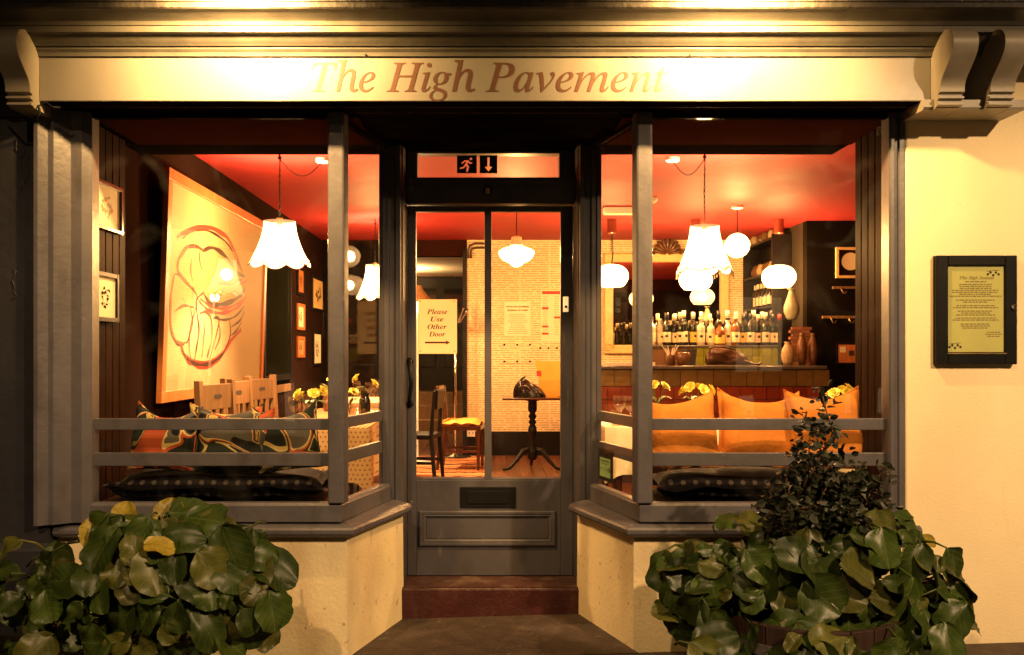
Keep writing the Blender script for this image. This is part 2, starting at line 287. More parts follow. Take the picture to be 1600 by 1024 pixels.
def pattern(name, kind):
    """print on cloth: 'shapes' (bold retro cushion), 'dots' (polka), 'check' (tablecloth), 'kilim' (rug), 'news' (printed wallpaper)"""
    m, N, L, b = newmat(name); tc = N.new('ShaderNodeTexCoord'); b.inputs['Roughness'].default_value = .8; b.inputs['Specular IOR Level'].default_value = .1
    sp = N.new('ShaderNodeSeparateXYZ'); L.new(tc.outputs['Object'], sp.inputs[0])
    def math_(op, a, bb=None, c=None):
        n = N.new('ShaderNodeMath'); n.operation = op
        for i, v in enumerate((a, bb, c)):
            if v is None: continue
            if isinstance(v, (int, float)): n.inputs[i].default_value = v
            else: L.new(v, n.inputs[i])
        return n.outputs[0]
    def mix(f, c1, c2):
        n = N.new('ShaderNodeMixRGB'); L.new(f, n.inputs[0])
        for i, c in ((1, c1), (2, c2)):
            if isinstance(c, tuple): n.inputs[i].default_value = (*c, 1)
            else: L.new(c, n.inputs[i])
        return n.outputs[0]
    if kind == 'shapes':
        oi = N.new('ShaderNodeObjectInfo')
        wn = N.new('ShaderNodeTexNoise'); wn.inputs['Scale'].default_value = 3.2; wn.inputs['Detail'].default_value = 0
        ad = N.new('ShaderNodeVectorMath'); ad.operation = 'ADD'; L.new(tc.outputs['Object'], ad.inputs[0])
        mu = N.new('ShaderNodeVectorMath'); mu.operation = 'SCALE'; mu.inputs['Scale'].default_value = 9; 
        cmb = N.new('ShaderNodeCombineXYZ'); L.new(oi.outputs['Random'], cmb.inputs[0]); L.new(oi.outputs['Random'], cmb.inputs[2]); L.new(cmb.outputs[0], mu.inputs[0])
        L.new(mu.outputs[0], ad.inputs[1]); L.new(ad.outputs[0], wn.inputs['Vector'])
        wv = N.new('ShaderNodeTexVoronoi'); wv.inputs['Scale'].default_value = 8.5; wv.feature = 'SMOOTH_F1'; wv.inputs['Smoothness'].default_value = .25
        ds = N.new('ShaderNodeVectorMath'); ds.operation = 'MULTIPLY_ADD'; L.new(wn.outputs['Color'], ds.inputs[0]); ds.inputs[1].default_value = (.45, .1, .45); L.new(ad.outputs[0], ds.inputs[2])
        L.new(ds.outputs[0], wv.inputs['Vector'])
        s2 = N.new('ShaderNodeSeparateColor'); L.new(wv.outputs['Color'], s2.inputs[0])
        rp = N.new('ShaderNodeValToRGB'); rp.color_ramp.interpolation = 'CONSTANT'
        cols = [(0, (.012, .016, .014)), (.20, (.36, .27, .10)), (.32, (.015, .020, .018)), (.50, (.34, .07, .03)), (.66, (.50, .38, .15)), (.78, (.09, .085, .08)), (.90, (.010, .010, .010))]
        e = rp.color_ramp.elements; e[0].color = (*cols[0][1], 1); e[1].position = cols[1][0]; e[1].color = (*cols[1][1], 1)
        for p, c in cols[2:]: x = e.new(p); x.color = (*c, 1)
        L.new(s2.outputs[0], rp.inputs[0]); L.new(rp.outputs[0], b.inputs['Base Color'])
    elif kind in ('dots', 'check'):
        per = .055 if kind == 'dots' else .026
        ax, ay = (0, 1) if kind == 'dots' else (0, 2)
        row = math_('FLOOR', math_('DIVIDE', sp.outputs[ay], per))
        u = math_('FRACT', math_('ADD', math_('DIVIDE', sp.outputs[ax], per), math_('MULTIPLY', row, .5)))
        v = math_('FRACT', math_('DIVIDE', sp.outputs[ay], per))
        d = math_('SQRT', math_('ADD', math_('POWER', math_('SUBTRACT', u, .5), 2), math_('POWER', math_('SUBTRACT', v, .5), 2)))
        f = math_('LESS_THAN', d, .20 if kind == 'dots' else .24)
        c = mix(f, (.005, .004, .005), (.045, .038, .036)) if kind == 'dots' else mix(f, (.50, .31, .14), (.27, .13, .055))
        L.new(c, b.inputs['Base Color'])
    elif kind == 'kilim':
        n = N.new('ShaderNodeTexNoise'); n.inputs['Scale'].default_value = 40; L.new(tc.outputs['Object'], n.inputs['Vector'])
        st = math_('FRACT', math_('MULTIPLY', sp.outputs[1], 3.1))
        zig = math_('PINGPONG', math_('MULTIPLY', sp.outputs[0], 5), .5)
        f1 = math_('LESS_THAN', math_('ABSOLUTE', math_('SUBTRACT', st, math_('MULTIPLY_ADD', zig, .5, .3))), .09)
        f2 = math_('LESS_THAN', math_('FRACT', math_('MULTIPLY', sp.outputs[1], 1.55)), .10)
        f3 = math_('LESS_THAN', math_('FRACT', math_('MULTIPLY', sp.outputs[0], 12)), .12)
        c = mix(n.outputs['Fac'], (.42, .12, .045), (.62, .27, .10))
        c = mix(math_('MULTIPLY', f3, .35), c, (.12, .04, .02)); c = mix(f1, c, (.05, .02, .02)); c = mix(f2, c, (.62, .36, .16))
        L.new(c, b.inputs['Base Color'])
    elif kind == 'news':
        mp = N.new('ShaderNodeMapping'); mp.inputs['Scale'].default_value = (34, 1, 55); L.new(tc.outputs['Object'], mp.inputs[0])
        n = N.new('ShaderNodeTexNoise'); n.inputs['Scale'].default_value = 1; n.inputs['Detail'].default_value = 3; L.new(mp.outputs[0], n.inputs['Vector'])
        per = .0255
        v = math_('FRACT', math_('DIVIDE', sp.outputs[2], per))
        line = math_('LESS_THAN', v, .40)
        ink = math_('GREATER_THAN', n.outputs['Fac'], .43)
        colx = math_('FRACT', math_('DIVIDE', sp.outputs[0], .33)); gut = math_('GREATER_THAN', colx, .04)
        f = math_('MULTIPLY', math_('MULTIPLY', line, ink), math_('MULTIPLY', gut, .62))
        cell = math_('FRACT', math_('MULTIPLY', math_('SINE', math_('ADD', math_('MULTIPLY', math_('FLOOR', math_('DIVIDE', sp.outputs[0], .33)), 12.98), math_('MULTIPLY', math_('FLOOR', math_('DIVIDE', sp.outputs[2], .51)), 78.2))), 4375.5))
        base = mix(cell, (.78, .62, .37), (.86, .71, .45))
        c = mix(f, base, (.20, .095, .035)); L.new(c, b.inputs['Base Color'])
    return m
M['shapes'] = pattern('retro_shape_print', 'shapes'); M['polka'] = pattern('polka_dot_cloth', 'dots')
M['check'] = pattern('diamond_dot_cloth', 'check'); M['kilim'] = pattern('kilim_weave', 'kilim'); M['news'] = pattern('newsprint_wallpaper', 'news')

# ------------------------------------------------------------ mesh helpers
class MB:
    def __init__(s): s.v = []; s.f = []
    def box(s, x0, x1, y0, y1, z0, z1):
        n = len(s.v)
        s.v += [(x0, y0, z0), (x1, y0, z0), (x1, y1, z0), (x0, y1, z0), (x0, y0, z1), (x1, y0, z1), (x1, y1, z1), (x0, y1, z1)]
        s.f += [tuple(n + i for i in q) for q in ((0, 3, 2, 1), (4, 5, 6, 7), (0, 1, 5, 4), (1, 2, 6, 5), (2, 3, 7, 6), (3, 0, 4, 7))]
        return s
    def obox(s, p, u, v, wv, hu, hv, hw):      # box about p with axes u, v, wv and half sizes
        n = len(s.v); p = Vector(p)
        for c in ((-1, -1, -1), (1, -1, -1), (1, 1, -1), (-1, 1, -1), (-1, -1, 1), (1, -1, 1), (1, 1, 1), (-1, 1, 1)):
            s.v.append(tuple(p + u * hu * c[0] + v * hv * c[1] + wv * hw * c[2]))
        s.f += [tuple(n + i for i in q) for q in ((0, 3, 2, 1), (4, 5, 6, 7), (0, 1, 5, 4), (1, 2, 6, 5), (2, 3, 7, 6), (3, 0, 4, 7))]
        return s
    def quad(s, *p):
        n = len(s.v); s.v += [tuple(q) for q in p]; s.f.append(tuple(range(n, n + len(p)))); return s
    def prism(s, pts, axis, a, b):             # polygon pts extruded along an axis from a to b
        n = len(s.v); k = len(pts)
        def put(p, t): return {0: (t, p[0], p[1]), 1: (p[0], t, p[1]), 2: (p[0], p[1], t)}[axis]
        s.v += [put(p, a) for p in pts] + [put(p, b) for p in pts]
        tris = tessellate_polygon([[Vector((p[0], p[1], 0)) for p in pts]])
        for t in tris: s.f.append(tuple(n + i for i in t)); s.f.append(tuple(n + k + i for i in reversed(t)))
        for i in range(k): j = (i + 1) % k; s.f.append((n + i, n + j, n + k + j, n + k + i))
        return s
    def lathe(s, prof, c=(0, 0, 0), seg=20, ax=Vector((0, 0, 1)), capped=True, scal=None):
        n = len(s.v); c = Vector(c); ax = Vector(ax).normalized(); u = ax.orthogonal().normalized(); v = ax.cross(u)
        for r, z in prof:
            for i in range(seg):
                a = 2 * math.pi * i / seg; rr = r * (scal(a, z) if scal else 1)
                s.v.append(tuple(c + ax * z + (u * math.cos(a) + v * math.sin(a)) * rr))
        for k in range(len(prof) - 1):
            for i in range(seg):
                j = (i + 1) % seg; s.f.append((n + k * seg + i, n + k * seg + j, n + (k + 1) * seg + j, n + (k + 1) * seg + i))
        if capped:
            if prof[0][0] > 1e-5: s.f.append(tuple(n + i for i in reversed(range(seg))))
            if prof[-1][0] > 1e-5: s.f.append(tuple(n + (len(prof) - 1) * seg + i for i in range(seg)))
        return s
    def tube(s, pts, r, seg=8):
        pts = [Vector(p) for p in pts]; rs = r if isinstance(r, (list, tuple)) else [r] * len(pts); n = len(s.v); up = None
        for i, p in enumerate(pts):
            d = (pts[min(i + 1, len(pts) - 1)] - pts[max(i - 1, 0)]).normalized()
            u = d.orthogonal().normalized() if up is None else (up - d * up.dot(d)).normalized()
            up = u; v = d.cross(u)
            for k in range(seg):
                a = 2 * math.pi * k / seg; s.v.append(tuple(p + (u * math.cos(a) + v * math.sin(a)) * rs[i]))
        for i in range(len(pts) - 1):
            for k in range(seg):
                j = (k + 1) % seg; s.f.append((n + i * seg + k, n + i * seg + j, n + (i + 1) * seg + j, n + (i + 1) * seg + k))
        s.f.append(tuple(n + k for k in reversed(range(seg)))); s.f.append(tuple(n + (len(pts) - 1) * seg + k for k in range(seg)))
        return s
    def sweep(s, path, prof):                  # closed profile (offset outwards, z) along an XY path with mitred corners
        n = len(s.v); k = len(prof); m = len(path); ns = []
        for i in range(m - 1):
            d = Vector((path[i + 1][0] - path[i][0], path[i + 1][1] - path[i][1])).normalized(); ns.append(Vector((d.y, -d.x)))
        for i in range(m):
            o = ns[0] if i == 0 else ns[-1] if i == m - 1 else (ns[i - 1] + ns[i]) / (1 + ns[i - 1].dot(ns[i]))
            for a, z in prof: s.v.append((path[i][0] + o.x * a, path[i][1] + o.y * a, z))
        for i in range(m - 1):
            for q in range(k):
                j = (q + 1) % k; s.f.append((n + i * k + q, n + i * k + j, n + (i + 1) * k + j, n + (i + 1) * k + q))
        for base in (n, n + (m - 1) * k):
            for t in tessellate_polygon([[Vector((p[0], p[1], 0)) for p in prof]]): s.f.append(tuple(base + q for q in t))
        return s
    def mesh(s, name, m, smooth=False):
        me = bpy.data.meshes.new(name); me.from_pydata(s.v, [], s.f); me.update()
        bm = bmesh.new(); bm.from_mesh(me); bmesh.ops.recalc_face_normals(bm, faces=bm.faces); bm.to_mesh(me); bm.free()
        me.materials.append(M[m] if isinstance(m, str) else m)
        if smooth:
            for p in me.polygons: p.use_smooth = True
        return me
    def build(s, name, m, parent=None, smooth=False, bevel=0, seg=2, loc=None, angle=None):
        o = bpy.data.objects.new(name, s.mesh(name, m, smooth)); COL.objects.link(o)
        if parent: o.parent = parent
        if loc is not None: o.location = loc
        if bevel:
            b = o.modifiers.new('bevel', 'BEVEL'); b.width = bevel; b.segments = seg; b.limit_method = 'ANGLE'; b.angle_limit = R(35)
        if angle:
            o.data.set_sharp_from_angle(angle=R(angle))
        return o
def tag(o, label=None, cat=None, group=None, kind=None):
    if label: o['label'] = label
    if cat: o['category'] = cat
    if group: o['group'] = group
    if kind: o['kind'] = kind
    return o
def thing(name, label, cat, loc=(0, 0, 0), rz=0, group=None):
    o = bpy.data.objects.new(name, None); COL.objects.link(o); o.empty_display_size = .1
    o.location = loc; o.rotation_euler = (0, 0, rz); return tag(o, label, cat, group)
def dup(o, parent=None):
    c = o.copy(); COL.objects.link(c); c.parent = parent
    for ch in list(o.children): dup(ch, c)
    return c
def place(o, mesh_name, me, parent=None, mtx=None):
    q = bpy.data.objects.new(mesh_name, me); COL.objects.link(q); q.parent = parent
    if mtx is not None: q.matrix_local = mtx
    return q
def ordinal(i): return ['first', 'second', 'third', 'fourth', 'fifth', 'sixth', 'seventh', 'eighth', 'ninth', 'tenth', 'eleventh', 'twelfth', 'thirteenth', 'fourteenth', 'fifteenth', 'sixteenth', 'seventeenth', 'eighteenth', 'nineteenth', 'twentieth'][i]
def light(name, kind, parent, loc, power, col, radius=.03):
    l = bpy.data.lights.new(name, kind); l.energy = power; l.color = col
    l.shadow_soft_size = radius
    o = bpy.data.objects.new(name, l); COL.objects.link(o); o.parent = parent; o.location = loc
    return o

